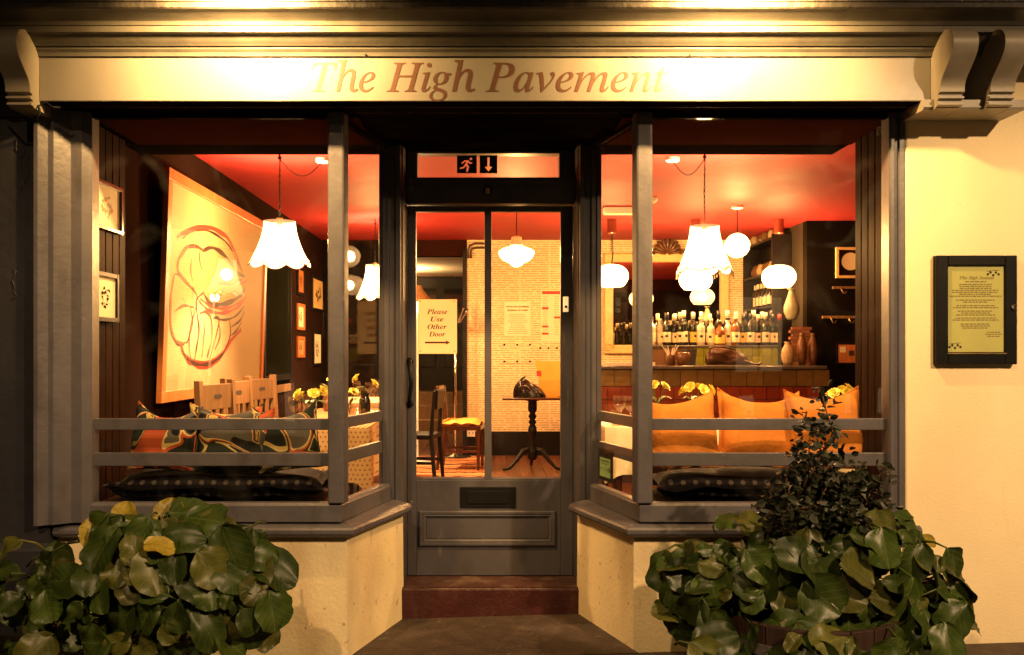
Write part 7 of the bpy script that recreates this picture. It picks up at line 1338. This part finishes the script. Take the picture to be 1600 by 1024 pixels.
for p in tips:
    for k in range(9):
        c = p + Vector((r_.gauss(0, .022), r_.gauss(0, .022), r_.gauss(0, .018))); d = Vector((r_.uniform(-1, 1), r_.uniform(-1, .6), r_.uniform(-.6, .5))).normalized(); u = d.orthogonal().normalized(); a = r_.uniform(0, 6.28); s = u * math.cos(a) + d.cross(u) * math.sin(a); L_ = r_.uniform(.022, .048); W_ = L_ * .36; nn = d.cross(s) * L_ * .15
        n = len(lfm.v); lfm.v += [tuple(c), tuple(c + d * L_ * .3 + s * W_ * .9 + nn), tuple(c + d * L_ * .65 + s * W_ * .8 + nn), tuple(c + d * L_), tuple(c + d * L_ * .65 - s * W_ * .8 + nn), tuple(c + d * L_ * .3 - s * W_ * .9 + nn)]; lfm.f += [(n, n + 1, n + 2, n + 3), (n, n + 3, n + 4, n + 5)]
st_.build('branches', 'stem', sh_, smooth=True); tag(lfm.build('foliage', 'shrub', sh_), kind='stuff')
# ------------------------------------------------------------ lamps that light the front
for s in (-1, 1):
    t = thing('fascia_lamp', 'swan neck lamp over the %s half of the fascia' % ('left' if s < 0 else 'right'), 'wall lamp', (s * 1.0, -.0, 3.10))
    MB().tube([(0, .0, 0), (0, -.25, .06), (0, -.52, .05), (0, -.685, -.08), (0, -.70, -.265)], .010, 8).build('swan_neck', 'black', t, smooth=True); MB().lathe([(.05, 0), (.05, .02)], (0, .0, 0), 16, (0, -1, 0)).build('wall_plate', 'black', t)
    ax = Vector((0, .80, -.16)).normalized(); c_ = Vector((0, -.66, -.275))
    MB().lathe([(.012, -.02), (.018, .0), (.036, .025), (.042, .05)], c_, 24, ax, capped=False).build('reflector', 'black', t, smooth=True); MB().lathe([(.0, .005), (.016, .015), (.016, .03), (0, .036)], c_, 14, ax).build('bulb_glass', 'lantern', t, smooth=True)
    l = light('bulb', 'SPOT', t, c_ + ax * .052, FASCIA_W, LAMPC, .03); l.data.spot_size = R(154); l.data.spot_blend = .6; l.rotation_euler = ax.to_track_quat('-Z', 'Y').to_euler()
def street_lamp(label, x, y, zb, hgt, power, cone):
    sl = thing('street_lamp', label, 'street lamp', (x, y, zb)); k = hgt / 4.38
    MB().lathe([(.14, 0), (.14, .3), (.09, .4), (.05, .6), (.04, 3.9 * k), (.07, 3.95 * k), (.03, 4.05 * k)], (0, 0, 0), 20).build('post', 'black', sl, smooth=True, angle=40)
    MB().lathe([(.10, 4.06 * k), (.17, 4.45 * k)], (0, 0, 0), 8, capped=False).build('lantern_glass', 'tumbler', sl); MB().lathe([(.19, 4.45 * k), (.19, 4.48 * k), (.06, 4.60 * k), (.02, 4.70 * k)], (0, 0, 0), 8).build('lantern_cap', 'black', sl)
    MB().lathe([(0, 4.18 * k), (.035, 4.20 * k), (.04, 4.26 * k), (0, 4.28 * k)], (0, 0, 0), 14).build('bulb_glass', 'lantern', sl, smooth=True); l = light('bulb', 'SPOT', sl, (0, 0, hgt), power, STREETC, .06); l.data.spot_size = R(cone); l.data.spot_blend = .22
street_lamp('black iron street lamp on the near kerb to the right', 3.4, -4.2, gz(3.4) - .16, 3.85, STREET_W, 156)
street_lamp('black iron street lamp across the road to the left', -1.6, -5.8, gz(-1.6) - .16, 5.7, STREET_W * .8, 128)
# ------------------------------------------------------------ opposite side of the street, seen only as reflections
ob = thing('opposite_house', 'brick house across the street with lit windows and added glowing strips', 'house', (0, -15.5, -.3)); MB().box(-16, 16, -.5, 0, 0, 8).build('wall', 'brickwall', ob)
for k, x_ in enumerate((-9, -6.2, -3.2, -.4, 2.4, 5.2, 8.4)):
    for z_ in (1.2, 4.4):
        wn = MB().box(x_, x_ + 1.1, .002, .03, z_, z_ + 1.7).box(x_ - .1, x_ + 1.2, .0, .08, z_ - .1, z_ - .002).build('window', 'road', ob); lit = (k, z_) in ((2, 1.2), (5, 1.2), (4, 4.4)); MB().box(x_ + .06, x_ + .52, .0302, .034, z_ + .06, z_ + 1.64).box(x_ + .58, x_ + 1.04, .0302, .034, z_ + .06, z_ + 1.64).build('pane', 'litwin' if lit else 'bottle_dark', wn)
for x_, z0_, z1_, wd_ in ((5.35, .05, .75, .30), (6.25, .45, .70, .8), (7.6, .1, .8, .12), (8.3, .1, .9, .10), (-4.4, .2, 1.0, .2)):
    wn = MB().box(x_ - .05, x_ + wd_ + .05, .001, .02, z0_ - .05, z1_ + .05).build('window', 'road', ob); MB().box(x_, x_ + wd_, .0202, .03, z0_, z1_).build('pane', 'litwin', wn)  # low glowing strips added to throw reflection streaks into the shop glass
